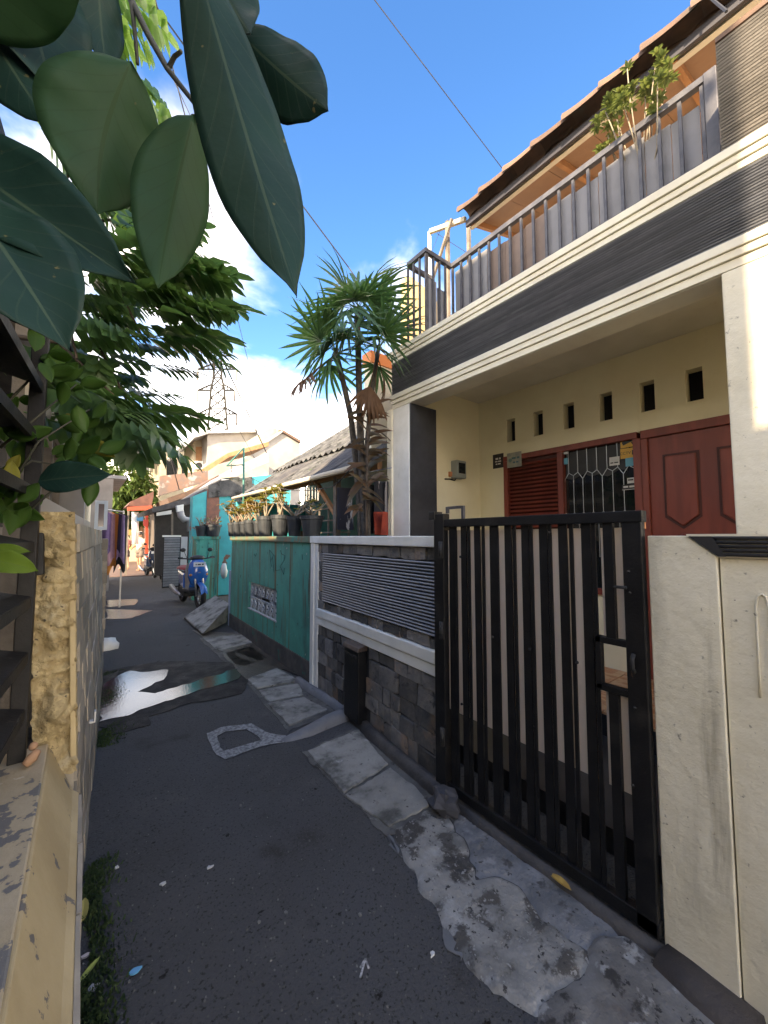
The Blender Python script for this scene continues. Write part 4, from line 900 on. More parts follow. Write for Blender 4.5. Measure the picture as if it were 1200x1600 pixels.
br_ = MB().box((a3.x+.32, 10.38, .8), (a3.x+.62, 10.398, a3.z-.05)).build('bare_brick_patch', mat('bare_brick', (.24, .11, .08), (.16, .09, .07), s=12, rough=.9, bump=.5), tq)
# doorway between the two green walls: white plastic bag/barrel and a blue jamb
q = onY(350, 892, 9.3)
one(MB().ball(q, .15, 10, 8, (.45, .8, 1.15), .12, 2), 'white_bag', mat('white_plastic', (.7, .68, .62), rough=.5), 'white plastic bag hanging in the gap between the green walls', 'bag', smooth=True)
q = onX(358, 925, 1.97); one(MB().box((1.955, 6.75, 0), (2.03, 6.83, .92)), 'blue_post', mat('pale_blue_paint', (.32, .38, .50), rough=.7), 'pale blue post at the far end of the green wall', 'post')
# concrete ramp slab tilted against the wall end
rp_ = [onZ(288, 962, .02), onZ(318, 990, .02), onZ(362, 958, .02), onZ(345, 936, .02)]
mb = MB(); lo = [onZ(286, 966, .01), onZ(316, 992, .01), Vector((1.98, 7.0, .01)), Vector((1.93, 7.9, .01))]
c0 = onZ(288, 964, .06); c1 = onZ(317, 990, .05)
hi = [c0, c1, Vector((2.02, 6.95, .34)), Vector((2.0, 7.85, .38))]
mb.hexa(lo + hi); one(mb, 'ramp_slab', M['concrete'], 'worn concrete ramp slab tilted up beside the blue scooter', 'ramp', bevel=.015)
# ================================================================== NEIGHBOUR HOUSE under the mossy roof
nh = thing('neighbour_house', 'old house with mossy sheet roof and open timber eaves behind the green wall', 'house', (3.6, 5.6, 0))
ex0, ez0 = 2.32, 2.30; 
def roofpt(x, y): return Vector((x, y, ez0 + (x-ex0)*.70))
# sloping sheets, each a corrugated strip
def sheet(ya, yb, x0, x1, dz, m, name='roof_sheet', amp=.02, waves=5):
    f = lambda a, b: roofpt(x0+(x1-x0)*a, ya+(yb-ya)*b) + Vector((0, 0, dz + amp*math.sin(b*waves*2*PI)))
    mb = MB().grid(f, 2, waves*8); mb.grid(lambda a, b: f(a, b)-Vector((0, 0, .012)), 2, waves*8); return mb.build(name, m, nh, smooth=True)
yy = 3.3
for k in range(5): sheet(yy+k*.92, yy+(k+1)*.92+.05, 3.1, 6.2, .03+.012*(k % 2), M['moss'])
for k in range(5): sheet(yy+k*.92-.1, yy+(k+1)*.92-.05, 2.30, 3.2, -.03+.01*(k % 2), M['darkroof'] if k % 2 else M['moss'])
MB().tube([roofpt(2.30, 3.2)+Vector((0, 0, -.03)), roofpt(2.30, 7.9)+Vector((0, 0, -.03))], .035, 8).build('eave_pipe', mat('pale_eave_edge', (.62, .55, .44), rough=.6), nh, smooth=True)
for yv in (3.6, 4.6, 5.6, 6.6, 7.6): MB().bar(roofpt(2.36, yv)-Vector((0, 0, .09)), roofpt(4.4, yv)-Vector((0, 0, .09)), .05, .08).build('rafter', M['wood'], nh)
MB().bar((2.5, 3.3, 2.27), (2.5, 7.8, 2.27), .06, .09).build('wall_plate', M['wood'], nh)
for yv in (4.2, 6.0, 7.7): MB().bar((2.5, yv, 0), (2.5, yv, 2.25), .07, .07).build('post', M['timber'], nh)
MB().bar((2.5, 4.2, 1.75), (2.5, 4.75, 2.24), .05, .05).build('brace', M['wood'], nh)
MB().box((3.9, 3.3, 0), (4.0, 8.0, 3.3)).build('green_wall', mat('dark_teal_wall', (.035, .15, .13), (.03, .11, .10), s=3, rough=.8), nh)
MB().box((2.4, 7.95, 0), (6.2, 8.05, 2.2)).build('end_wall', M['teal'], nh)
# lattice screen behind the pots
for k in range(5): MB().bar((2.55, 4.0+k*.25, 1.0), (2.55, 4.0+k*.25, 1.95), .018, .018).build('screen_bar', M['timber'], nh)
for k in range(3): MB().bar((2.535, 3.95, 1.55+k*.16), (2.535, 5.05, 1.55+k*.16), .018, .018).build('screen_bar', M['timber'], nh)
# hanging laundry on a line
ln = one(MB().tube([onX(545, 745, 2.35), onX(575, 738, 2.35), onX(612, 731, 2.35)], .006, 6), 'clothes_pole', M['steel'], 'thin pale pole for laundry under the mossy roof eave', 'pole', smooth=True)
def garment(u0, v0, u1, v1, X_, m, label, seed, stripes=None):
    f = lambda a, b: (lambda p: p + Vector((.05*math.sin(b*7+seed)+.03*math.sin(b*15+seed*2), .012*math.sin(b*11), 0)))(onX(u0+(u1-u0)*b + (b-.5)*8*a*math.sin(seed), v0+(v1-v0)*a, X_))
    mb = MB().grid(f, 8, 16); mb.grid(lambda a, b: f(a, b)+Vector((.006, 0, 0)), 8, 16)
    return one(mb, 'garment', m, label, 'clothing', 'laundry hanging beside the palm', smooth=True)
strp = mat('dark_print_cloth', (.02, .02, .03), (.40, .38, .36), s=7, lo=.56, hi=.60, rough=.9, sc=(1, 1, .35))
garment(520, 762, 546, 828, 2.5, strp, 'black and white printed shirt hanging left of the palm stems', 1)
garment(577, 758, 588, 834, 2.42, mat('black_cloth', (.012, .012, .014), rough=.95), 'black garment hanging just right of the palm stems', 2)
garment(588, 752, 604, 830, 2.45, mat('striped_cloth', (.03, .03, .035), (.60, .52, .46), s=5, lo=.52, hi=.55, rough=.9, sc=(1, 2, .2)), 'black and cream striped garment beside the white pillar', 3)
garment(590, 800, 606, 836, 2.38, mat('red_cloth', (.40, .06, .03), (.2, .03, .02), s=6, rough=.9), 'red cloth hanging low against the white pillar', 4)
# bird cage
cq = onX(488, 770, 2.42); cg_ = thing('bird_cage', 'small round wire bird cage hanging above the wide pot', 'bird cage', cq)
MB().lathe(cq+Vector((0, 0, -.12)), [(.09, 0), (.09, .012)], 14).build('base', M['timber'], cg_)
for k in range(12):
    a = 2*PI*k/12; c_, s_ = math.cos(a)*.085, math.sin(a)*.085
    MB().tube([cq+Vector((c_, s_, -.11)), cq+Vector((c_, s_, .06)), cq+Vector((c_*.6, s_*.6, .12)), cq+Vector((0, 0, .14))], .0022, 4).build('wire', M['steel'], cg_)
MB().tube([cq+Vector((0, 0, .14)), cq+Vector((0, 0, .22)), Vector((cq.x, cq.y, ez0))], .003, 4).build('hook', M['wire'], cg_)
# street lamp bracket (green) with enamel shade
lp = onY(381, 800, 7.2); lt = onY(381, 700, 7.2)
la = thing('bracket_lamp', 'green pipe bracket lamp with white enamel shade above the pots', 'lamp', (lp.x, lp.y, 1.5))
gp_ = mat('green_pipe', (.04, .24, .20), (.06, .16, .13), s=9, rough=.6)
MB().tube([(lp.x, lp.y, 1.5), lt], .018, 8).build('pole', gp_, la, smooth=True)
MB().tube([lt, onY(354, 728, 7.0)], .012, 6).build('brace', gp_, la, smooth=True); MB().tube([onY(381, 726, 7.2), onY(354, 728, 7.0)], .012, 6).build('arm', gp_, la, smooth=True)
sh = onY(361, 742, 7.0); MB().tube([sh+Vector((0, 0, .2)), sh], .006, 5).build('cord', M['wire'], la)
MB().lathe(sh+Vector((0, 0, -.06)), [(.17, 0), (.12, .035), (.05, .06), (.03, .10)], 16).build('shade', mat('enamel', (.5, .5, .46), rough=.4), la, smooth=True)
MB().ball(sh+Vector((0, 0, -.07)), .035).build('bulb', mat('bulb_glass', (.6, .6, .55), rough=.2), la, smooth=True)
# ================================================================== SCOOTERS
def ring(mb, c, Rr, r, axis='Y', n=20, k=8):
    c = Vector(c); vs = []
    for i in range(n):
        a = 2*PI*i/n
        for j in range(k):
            b = 2*PI*j/k; q = Rr + r*math.cos(b); vs.append(c + Vector((q*math.cos(a), r*math.sin(b)*1.1, q*math.sin(a))))
    mb.add(vs, [(i*k+j, ((i+1) % n)*k+j, ((i+1) % n)*k+(j+1) % k, i*k+(j+1) % k) for i in range(n) for j in range(k)])
def scooter(label, loc, rz, col, seatcol, cloth=True, shield=True):
    body = mat('scooter_paint', col, rough=.25, coat=.6); blk = mat('scooter_plastic', (.02, .02, .022), rough=.5)
    t = thing('scooter', label, 'scooter', (0, 0, 0), 'scooters parked in the alley')
    OFF[t.name] = Vector()
    for x in (.63, -.62):
        w = MB(); ring(w, (x, 0, .275), .225, .05); wo_ = w.build('tyre', M['rubber'], t, smooth=True)
        rm = MB(); ring(rm, (x, 0, .275), .168, .014, n=18, k=6)
        for k in range(5):
            a = 2*PI*k/5+.3; rm.bar((x, 0, .275), (x+.165*math.cos(a), 0, .275+.165*math.sin(a)), .03, .022, (0, 1, 0))
        rm.lathe((x, -.05, .275), [(.04, 0), (.04, .1)], 10, Matrix.Rotation(-PI/2, 4, 'X')); rm.build('rim', M['steel'], wo_)
        if x > 0: MB().lathe((x, .055, .275), [(.09, 0), (.09, .006)], 14, Matrix.Rotation(-PI/2, 4, 'X')).build('brake_disc', M['steel'], wo_)
    fd = lambda a, b: Vector((.63+.30*math.cos(.35+a*1.9), (b-.5)*.13, .275+.30*math.sin(.35+a*1.9)-.05*abs(b-.5)*2))
    MB().grid(fd, 8, 4).build('front_fender', body, t, smooth=True)
    for s in (-1, 1): MB().tube([(.63, s*.075, .275), (.50, s*.075, .66), (.46, s*.05, .80)], .02, 8).build('fork', M['steel'], t, smooth=True)
    # front cowl: lofted sections (z, x, half width, depth)
    secs = [(.42, .40, .06, .05), (.52, .44, .15, .07), (.66, .45, .20, .10), (.80, .43, .20, .13), (.92, .40, .17, .13), (1.0, .37, .11, .09), (1.04, .35, .05, .04)]
    def cowl(a, b):
        q = a*(len(secs)-1); i = min(int(q), len(secs)-2); f = q-i; z, x, w, d = [secs[i][k]+(secs[i+1][k]-secs[i][k])*f for k in range(4)]
        t_ = PI*(b*2)-PI; return Vector((x + d*math.cos(t_)*(1 if math.cos(t_) > 0 else .4), w*math.sin(t_), z))
    MB().grid(cowl, 12, 16).build('front_cowl', body, t, smooth=True)
    hl = lambda a, b: Vector((.535+.03*math.cos((b-.5)*2.6)-.05*abs(b-.5)*2-.05*a, (b-.5)*.30, .74+.13*a))
    MB().grid(hl, 3, 8).build('headlight', mat('headlight_glass', (.12, .13, .15), rough=.08, spec=.9), t, smooth=True)
    pl_ = MB().box((.535, -.12, .87), (.545, .12, .955)).build('number_plate', mat('plate_white', (.62, .64, .66), rough=.4), t)
    if shield:
        Mx = Matrix(((0, 0, 1, .5458), (1, 0, 0, 0), (0, 1, 0, .913), (0, 0, 0, 1))); inst(print_marks((1, 3, 2), .040, 'plate_marks', blk), 'plate_marks', pl_, Mx)
    MB().tube([(.33, -.34, 1.04), (.36, -.2, 1.03), (.37, 0, 1.0), (.36, .2, 1.03), (.33, .34, 1.04)], .014, 8).build('handlebar', blk, t, smooth=True)
    MB().ball((.37, 0, 1.04), .10, 10, 6, (.9, 1.5, .6)).build('handle_cowl', blk, t, smooth=True)
    for s in (-1, 1):
        mr_ = MB().tube([(.36, s*.2, 1.04), (.33, s*.25, 1.17)], .006, 5).build('mirror_stem', blk, t, smooth=True); MB().ball((.32, s*.27, 1.21), .055, 8, 6, (.25, 1, .8)).build('mirror', blk, mr_, smooth=True)
        MB().tube([(.33, s*.27, 1.045), (.31, s*.36, 1.045)], .02, 8).build('grip', M['rubber'], t, smooth=True)
        MB().ball((.50, s*.15, .70), .045, 8, 6, (.6, .8, .6)).build('indicator', mat('amber_lens', (.55, .22, .04), rough=.2), t, smooth=True)
    MB().hexa([(-.12, -.14, .30), (.40, -.12, .30), (.40, .12, .30), (-.12, .14, .30), (-.12, -.17, .38), (.42, -.15, .38), (.42, .15, .38), (-.12, .17, .38)]).build('footboard', blk, t, bevel=.02)
    MB().hexa([(-.62, -.10, .40), (-.05, -.15, .34), (-.05, .15, .34), (-.62, .10, .40), (-.85, -.09, .74), (-.05, -.15, .70), (-.05, .15, .70), (-.85, .09, .74)]).build('rear_body', body, t, bevel=.05)
    st_ = lambda a, b: Vector((-.82+.84*a, (.10+.07*math.sin(PI*min(1, a*1.1)))*math.sin((b-.5)*PI)*1.05, .745+.05*a*(1-a)*2+.075*math.cos((b-.5)*PI)))
    MB().grid(st_, 10, 8).build('seat', mat('seat_cover', seatcol, rough=.6), t, smooth=True)
    MB().box((-.90, -.06, .64), (-.85, .06, .70)).build('tail_light', mat('red_lens', (.4, .02, .02), rough=.2), t, bevel=.01)
    MB().tube([(-.2, -.17, .22), (-.5, -.19, .26), (-.85, -.20, .36)], [.03, .05, .05], 10).build('exhaust', M['steel'], t, smooth=True)
    MB().box((-.5, -.12, .18), (-.08, .12, .40)).build('engine', M['blackmat'], t, bevel=.03)
    MB().tube([(-.15, .14, .25), (-.02, .24, .03)], .012, 6).build('side_stand', blk, t)
    if cloth:
        cf = lambda a, b: Vector((.22+.20*b-.16*a+.01*math.sin(b*9), -.165-.015*math.sin(a*5+b*3)+.05*b, .92-.55*a+.02*math.sin(b*6)))
        MB().grid(cf, 8, 8).build('dust_cloth', mat('grey_cloth', (.34, .33, .32), (.26, .25, .24), s=6, rough=.95), t, smooth=True)
    t.location = loc; t.rotation_euler = (0, 0, rz); return t
scooter('blue scooter with red seat and number plate parked by the green wall', (1.86, 9.25, .004), math.radians(-86), (.012, .10, .36), (.22, .02, .025))
scooter('dark scooter parked nearer in the shade before the awning shop', (2.05, 14.6, .01), math.radians(-95), (.02, .03, .05), (.03, .03, .03), False, False)
scooter('farther dark scooter beside the people at the alley end', (1.95, 16.6, .01), math.radians(-85), (.03, .05, .10), (.03, .03, .03), False, False)
# ================================================================== PEOPLE at the far end
def loft(secs, n=12):
    mb = MB(); vs = []
    for c, rx, ry in secs:
        vs += [Vector(c)+Vector((rx*math.cos(2*PI*j/n), ry*math.sin(2*PI*j/n), 0)) for j in range(n)]
    k = len(secs); mb.add(vs, [(i*n+j, i*n+(j+1) % n, (i+1)*n+(j+1) % n, (i+1)*n+j) for i in range(k-1) for j in range(n)] + [tuple(reversed(range(n))), tuple(range((k-1)*n, k*n))]); return mb
def person(label, loc, rz, hgt, shirt, shorts, stride=.10, bun=False, armbend=.25):
    s = hgt/1.7; t = thing('person', label, 'person', (0, 0, 0)); OFF[t.name] = Vector()
    V = []; E_ = []; RD = []
    def v(p, r): V.append(Vector(p)*s); RD.append(r*s); return len(V)-1
    pel = v((0, 0, .93), .13); wa = v((0, 0, 1.08), .115); ch = v((0, .01, 1.30), .135); nk = v((0, 0, 1.46), .052); n2 = v((0, 0, 1.50), .05); h1 = v((0, .012, 1.58), .085); h2 = v((0, .01, 1.66), .075)
    E_ += [(pel, wa), (wa, ch), (ch, nk), (nk, n2), (n2, h1), (h1, h2)]
    for sd, ph in ((-1, 1), (1, -1)):
        hp = v((sd*.09, 0, .90), .095); kn = v((sd*.095, ph*stride*.5+.02, .50), .058); an = v((sd*.095, ph*stride-.03, .09), .036); ft = v((sd*.10, ph*stride+.11, .03), .032)
        E_ += [(pel, hp), (hp, kn), (kn, an), (an, ft)]
        sh_ = v((sd*.175, 0, 1.38), .055); el = v((sd*.235, -.03, 1.12), .042); wr = v((sd*.22, .06+armbend*.5, .93+armbend*.35), .030); hd = v((sd*.21, .10+armbend*.55, .87+armbend*.4), .035); fg = v((sd*.20, .13+armbend*.55, .82+armbend*.42), .018)
        E_ += [(ch, sh_), (sh_, el), (el, wr), (wr, hd), (hd, fg)]
    me = bpy.data.meshes.new('body'); me.from_pydata(V, E_, []); me.materials.append(M['skin']); o = bpy.data.objects.new('body', me); COL.objects.link(o); o.parent = t
    md = o.modifiers.new('Skin', 'SKIN'); md.use_smooth_shade = True
    for i, d in enumerate(me.skin_vertices[0].data): d.radius = (RD[i], RD[i]*(.78 if i in (0, 1, 2) else 1)); d.use_root = (i == 0)
    o.modifiers.new('Sub', 'SUBSURF').levels = 1; o.modifiers['Sub'].render_levels = 2
    S_ = lambda z, rx, ry, x=0, y=0: ((x*s, y*s, z*s), rx*s, ry*s)
    sm_ = mat('shirt_cloth', shirt, tuple(q*.75 for q in shirt), s=8, rough=.9); ss_ = mat('shorts_cloth', shorts, rough=.9)
    MB_ = loft([S_(.90, .175, .13), S_(1.05, .165, .125), S_(1.25, .18, .13), S_(1.38, .19, .11), S_(1.44, .12, .085), S_(1.47, .065, .06)]).build('shirt', sm_, t, smooth=True)
    for sd in (-1, 1): MB().tube([Vector((sd*.15, 0, 1.39))*s, Vector((sd*.20, -.01, 1.28))*s, Vector((sd*.228, -.02, 1.17))*s], [.075*s, .072*s, .068*s], 8).build('sleeve', sm_, MB_, smooth=True)
    sk = loft([S_(.78, .19, .13), S_(.88, .18, .135), S_(.97, .165, .125)]).build('shorts', ss_, t, smooth=True)
    for sd, ph in ((-1, 1), (1, -1)): MB().tube([Vector((sd*.09, 0, .86))*s, Vector((sd*.095, ph*stride*.3, .60))*s], [.11*s, .095*s], 10).build('trouser_leg', ss_, sk, smooth=True)
    hr = MB().ball(Vector((0, -.012, 1.625))*s, .098*s, 12, 8, (.95, 1.08, 1.05)).build('hair', M['hair'], t, smooth=True)
    if bun: MB().ball(Vector((0, -.11, 1.62))*s, .05*s, 8, 6).build('hair_bun', M['hair'], hr, smooth=True)
    for sd in (-1, 1): MB().ball(Vector((sd*.088, .02, 1.575))*s, .02*s, 6, 4, (.5, 1, 1.4)).build('ear', M['skin'], t, smooth=True)
    MB().ball(Vector((0, .10, 1.57))*s, .016*s, 6, 4).build('nose', M['skin'], t, smooth=True)
    t.location = loc; t.rotation_euler = (0, 0, rz); return t
pp = onZ(194, 891); person('person in a pink shirt and dark shorts walking at the alley end', (pp.x, pp.y, .012), .35, 1.62, (.55, .20, .16), (.05, .03, .03), .16, True)
pp = onZ(213, 893); person('person in pale top and shorts standing beside the shop awning', (pp.x+.1, pp.y, .012), 2.2, 1.66, (.42, .40, .36), (.16, .12, .10), .05)
# ================================================================== FAR HALF OF THE ALLEY
def poly_y(mb, px, Y, depth): return mb.prism([onY(u, v, Y) for u, v in px], (0, depth, 0))
dh = thing('dark_eaved_house', 'low shaded house with dark sagging roof and black interior past the scooter', 'house', (2.6, 14, 0))
poly_y(MB(), [(236, 794), (300, 776), (346, 748), (346, 757), (302, 786), (238, 801)], 12.9, 4).build('roof', M['darkroof'], dh)
poly_y(MB(), [(304, 772), (345, 744), (420, 706), (420, 722), (345, 755), (306, 780)], 14.2, 5).build('roof', M['zinc'], dh)
poly_y(MB(), [(262, 778), (308, 762), (342, 742), (342, 747), (308, 771), (264, 786)], 15.6, 3).build('roof', M['terra'], dh)
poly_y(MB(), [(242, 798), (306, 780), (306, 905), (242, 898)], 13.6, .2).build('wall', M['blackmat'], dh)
poly_y(MB(), [(245, 801), (268, 797), (268, 803), (245, 806)], 12.95, .1).build('fascia_board', M['white'], dh)
MB().bar(onY(269, 800, 13.0), onY(269, 900, 13.0), .05, .05).build('post', M['timber'], dh)
fl_ = [onY(281, 796, 12.7), onY(283, 806, 12.7), onY(288, 812, 12.7), onY(297, 812, 12.7), onY(298, 830, 12.7)]
MB().tube(fl_, .10, 10).build('drain_pipe', mat('grey_pipe', (.30, .31, .32), rough=.6), dh, smooth=True)
poly_y(MB(), [(276, 790), (287, 788), (287, 798), (277, 800)], 12.6, .2).build('box', M['white'], dh, bevel=.01)
pg = thing('dark_panel_gate', 'dark slatted panel gate with pale column past the blue scooter', 'gate', (2.2, 12.4, 0))
a_ = onY(256, 838, 12.4); b_ = onY(283, 838, 12.4); c_ = onY(293, 838, 12.4)
MB().box((a_.x, 12.42, .05), (b_.x, 12.46, 1.48)).build('panel', M['ribback'], pg)
slt = MB().box((a_.x+.02, 12.395, -.03), (b_.x-.02, 12.42, .03)).mesh('slat', M['rib'])
for k in range(19): inst(slt, 'slat', pg, Matrix.Translation((0, 0, .12+k*.073)))
MB().box((b_.x+.002, 12.38, 0), (c_.x, 12.6, 1.49)).build('column', mat('pale_grey_column', (.42, .43, .45), rough=.8), pg)
MB().box((a_.x-.03, 12.39, 1.481), (b_.x, 12.48, 1.53)).build('cap', M['white'], pg)
rf = thing('red_awning_stall', 'small stall with red and brown awning at the end of the alley', 'stall', (2.3, 18.5, 0))
poly_y(MB(), [(199, 790), (205, 783), (240, 768), (240, 776), (236, 792)], 17.6, 2.2).build('awning', mat('brown_awning', (.16, .07, .05), (.10, .045, .035), s=4, rough=.7), rf)
poly_y(MB(), [(199, 792), (238, 790), (238, 797), (199, 798)], 17.5, .1).build('valance', mat('red_valance', (.45, .08, .04), rough=.6), rf)
for u in (201, 236): MB().bar(onY(u, 792, 17.7), (onY(u, 792, 17.7).x, 17.7, 0), .06, .06).build('post', M['timber'], rf)
MB().bar(onY(229, 800, 17.75), onY(229, 880, 17.75), .10, .10).build('red_glow_column', mat('red_glow_paint', (.55, .06, .03), rough=.4), rf)  # the shop's red glow, put into the colour of a column
poly_y(MB(), [(224, 812), (232, 812), (232, 822), (224, 822)], 17.45, .05).build('sign', mat('red_sign', (.60, .07, .05), rough=.5), rf)
poly_y(MB(), [(214, 806), (224, 806), (224, 814), (214, 814)], 17.65, .05).build('sign', mat('blue_sign', (.08, .3, .5), rough=.5), rf)
MB().tube([onY(211, 800, 17.8), onY(211, 850, 17.8)], .12, 8).build('white_banner', M['white'], rf, smooth=True)
poly_y(MB(), [(236, 800), (246, 798), (246, 895), (236, 893)], 18.4, .2).build('side_wall', mat('grey_brown_wall', (.18, .15, .13), rough=.9), rf)
for k, (u0, u1, v0, v1, c) in enumerate([(190, 206, 846, 858, (.5, .42, .1)), (190, 208, 828, 836, (.6, .2, .06)), (214, 222, 830, 868, (.45, .42, .4))]):
    poly_y(MB(), [(u0, v1), (u1, v1), (u1, v0), (u0, v0)], 23+k*.4, .4).build('goods', mat('goods_%d' % k, c, rough=.6), rf)
ew = thing('alley_end_house', 'sunlit cream house closing the end of the alley', 'house', (3, 27, 0))
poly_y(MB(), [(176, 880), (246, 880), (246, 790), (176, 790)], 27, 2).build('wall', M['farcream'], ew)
poly_y(MB(), [(186, 860), (196, 860), (196, 815), (186, 815)], 26.95, .04).build('window', M['darkglass'], ew); poly_y(MB(), [(214, 866), (224, 866), (224, 818), (214, 818)], 26.95, .04).build('door', M['wood'], ew)
# lit sunny tree above the alley end
def leafball(name, label, c, rad, n, m, seed, size=.16, grp=None, trunk_to=0.0):
    rr = random.Random(seed); t = thing(name, label, 'tree', (c[0], c[1], trunk_to), grp); c = Vector(c)
    MB().tube([(c.x, c.y, trunk_to), (c.x+.1, c.y, (c.z+trunk_to)/2), c], [.13, .10, .05], 8).build('trunk', M['bark'], t, smooth=True)
    mb = MB()
    for k in range(n):
        d = Vector((rr.gauss(0, 1), rr.gauss(0, 1), rr.gauss(0, 1))).normalized()*rr.random()**.4; p = c + Vector((d.x*rad[0], d.y*rad[1], d.z*rad[2]))
        if noise.noise(p*.9) < -.15: continue
        blade(mb, p, (rr.uniform(-1, 1), rr.uniform(-1, 1), rr.uniform(-1, .4)), size*rr.uniform(.7, 1.3), size*.5, .3, (rr.uniform(-.5, .5), rr.uniform(-.5, .5), 1), 2)
    mb.build('crown', m, t); return t
sg = mat('sunny_leaf', (.045, .085, .018), (.075, .11, .025), s=3, rough=.6, spec=.2, trans=.25, tcol=(.12, .17, .03))
q = onY(203, 775, 25); leafball('street_tree', 'sunlit yellow green tree over the end of the alley', (q.x-.4, 25, q.z), (1.7, 1.4, 2.0), 4200, sg, 4, .34)
# houses on the skyline
def openings(o, px, Y, m=M['darkglass']):
    for (u0, v0, u1, v1) in px:
        w = poly_y(MB(), [(u0, v1), (u1, v1), (u1, v0), (u0, v0)], Y-.04, .05).build('window', m, o)
        a, b = onY(u0, v0, Y-.07), onY(u1, v1, Y-.07); MB().box((a.x-.06, Y-.08, b.z-.12), (b.x+.06, Y-.0, b.z)).build('sill', M['farcream'], w)
h1 = thing('cream_far_house', 'cream two storey house on the skyline left of the pylon', 'house', (5, 34, 0))
a, b = onY(214, 703, 34), onY(306, 694, 34)
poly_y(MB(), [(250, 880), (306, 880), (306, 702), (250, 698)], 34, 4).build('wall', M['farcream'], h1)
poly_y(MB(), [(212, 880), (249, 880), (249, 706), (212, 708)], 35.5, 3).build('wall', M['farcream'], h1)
poly_y(MB(), [(206, 706), (252, 693), (308, 696), (308, 702), (252, 699), (206, 712)], 33.6, 5).build('roof', M['zinc'], h1)
poly_y(MB(), [(205, 752), (252, 744), (252, 750), (205, 758)], 33, 1.5).build('balcony_slab', M['farcream'], h1)
for k in range(7): MB().bar(onY(208+k*6.5, 752-k, 33.05), onY(208+k*6.5, 735-k, 33.05), .05, .05).build('balustrade', M['farcream'], h1)
openings(h1, [(222, 718, 236, 742), (260, 718, 276, 745), (284, 718, 298, 745)], 34)
for k in range(3): poly_y(MB(), [(252, 722+k*10), (304, 719+k*10), (304, 720+k*10), (252, 723+k*10)], 33.97, .05).build('string_course', M['farcream'], h1)
h2 = thing('grey_far_house', 'grey rendered upper storey house right below the pylon', 'house', (7.5, 27, 0))
gw_ = mat('pale_grey_render', (.34, .32, .30), (.27, .255, .24), s=.9, rough=.9, stains=[((.28, .26, .24), .8, .58, .8, (1, 1, .3))])
poly_y(MB(), [(324, 880), (402, 880), (402, 674), (324, 674)], 26, 5).build('wall', gw_, h2)
poly_y(MB(), [(286, 695), (300, 678), (326, 672), (404, 671), (404, 675), (326, 677), (304, 684), (290, 698)], 25.6, 5.8).build('roof', M['zinc'], h2)
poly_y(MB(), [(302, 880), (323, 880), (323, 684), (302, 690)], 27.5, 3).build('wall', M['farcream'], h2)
openings(h2, [(306, 698, 317, 722)], 27.5, M['wood'])
ac = poly_y(MB(), [(305, 733), (318, 733), (318, 720), (305, 720)], 27.0, .4).build('air_conditioner', mat('ac_white', (.6, .6, .58), rough=.5), h2, bevel=.03)
a = onY(311, 727, 26.98); MB().lathe((a.x, 27.0, a.z), [(.2, 0), (.2, .02)], 14, Matrix.Rotation(PI/2, 4, 'X')).build('fan_grille', M['blackmat'], ac)
MB().tube([onY(322, 694, 27.3), onY(318, 692, 27.3), onY(319, 730, 27.3)], .06, 6).build('drain_pipe', M['white'], h2, smooth=True)
h3 = thing('gabled_far_house', 'pale gabled house on the skyline behind the mossy roof', 'house', (11, 26, 0))
poly_y(MB(), [(380, 880), (470, 880), (468, 690), (442, 672), (396, 702), (380, 720)], 24, 4).build('wall', gw_, h3)
poly_y(MB(), [(396, 700), (396, 684), (422, 668), (440, 671), (442, 674)], 24.4, 3).build('upper_wall', M['farcream'], h3)
poly_y(MB(), [(440, 670), (470, 688), (470, 692), (442, 675)], 23.8, 4.4).build('roof', M['terra'], h3)
poly_y(MB(), [(386, 706), (442, 671), (442, 675), (390, 710)], 23.8, 4.4).build('roof', M['zinc'], h3)
h4 = thing('mossy_back_roof', 'row of stained low roofs and brick parapet between alley houses and skyline', 'roof', (5, 19, 0))
poly_y(MB(), [(248, 775), (325, 752), (325, 735), (250, 744)], 19.5, .3).build('parapet', mat('stained_brick_parapet', (.20, .12, .09), (.14, .11, .10), s=3, rough=.95, stains=[((.30, .28, .26), 2, .56, .66)]), h4)
poly_y(MB(), [(318, 732), (356, 708), (420, 690), (420, 697), (358, 714), (322, 738)], 20.5, 3).build('roof', M['wood'], h4)
poly_y(MB(), [(300, 768), (345, 742), (420, 712), (420, 880), (300, 880)], 20, .2).build('wall', mat('grey_gable', (.32, .29, .27), (.24, .22, .2), s=1, rough=.95), h4)
# ================================================================== PYLON
py = thing('power_pylon', 'tall lattice steel power pylon rising over the far roofs', 'pylon', (38, 150, 0))
pym = mat('galvanised_lattice', (.035, .033, .03), rough=.85, spec=.1)
def P_(u, v, dy=0): return onY(u, v, 150+dy)
cu = 340; zs = [840, 760, 700, 672, 655, 638, 622, 606, 590, 574, 556]
def hw_(v): return 6.5 + (v-556)*.075 if v > 600 else 5.5+(v-556)*.02
lat = MB()
for s in (-1, 1):
    for d in (-1, 1): lat.tube([P_(cu+s*hw_(v), v, d*hw_(v)*.24) for v in zs], .42, 4)
lat.build('leg', pym, py)
lat = MB()
for v, w in zip(zs, zs[1:]):
    for d in (-1, 1):
        lat.tube([P_(cu-hw_(v), v, d*hw_(v)*.24), P_(cu+hw_(w), w, d*hw_(w)*.24)], .24, 4); lat.tube([P_(cu+hw_(v), v, d*hw_(v)*.24), P_(cu-hw_(w), w, d*hw_(w)*.24)], .24, 4)
        lat.tube([P_(cu-hw_(w), w, d*hw_(w)*.24), P_(cu+hw_(w), w, d*hw_(w)*.24)], .22, 4)
lat.build('lattice', pym, py)
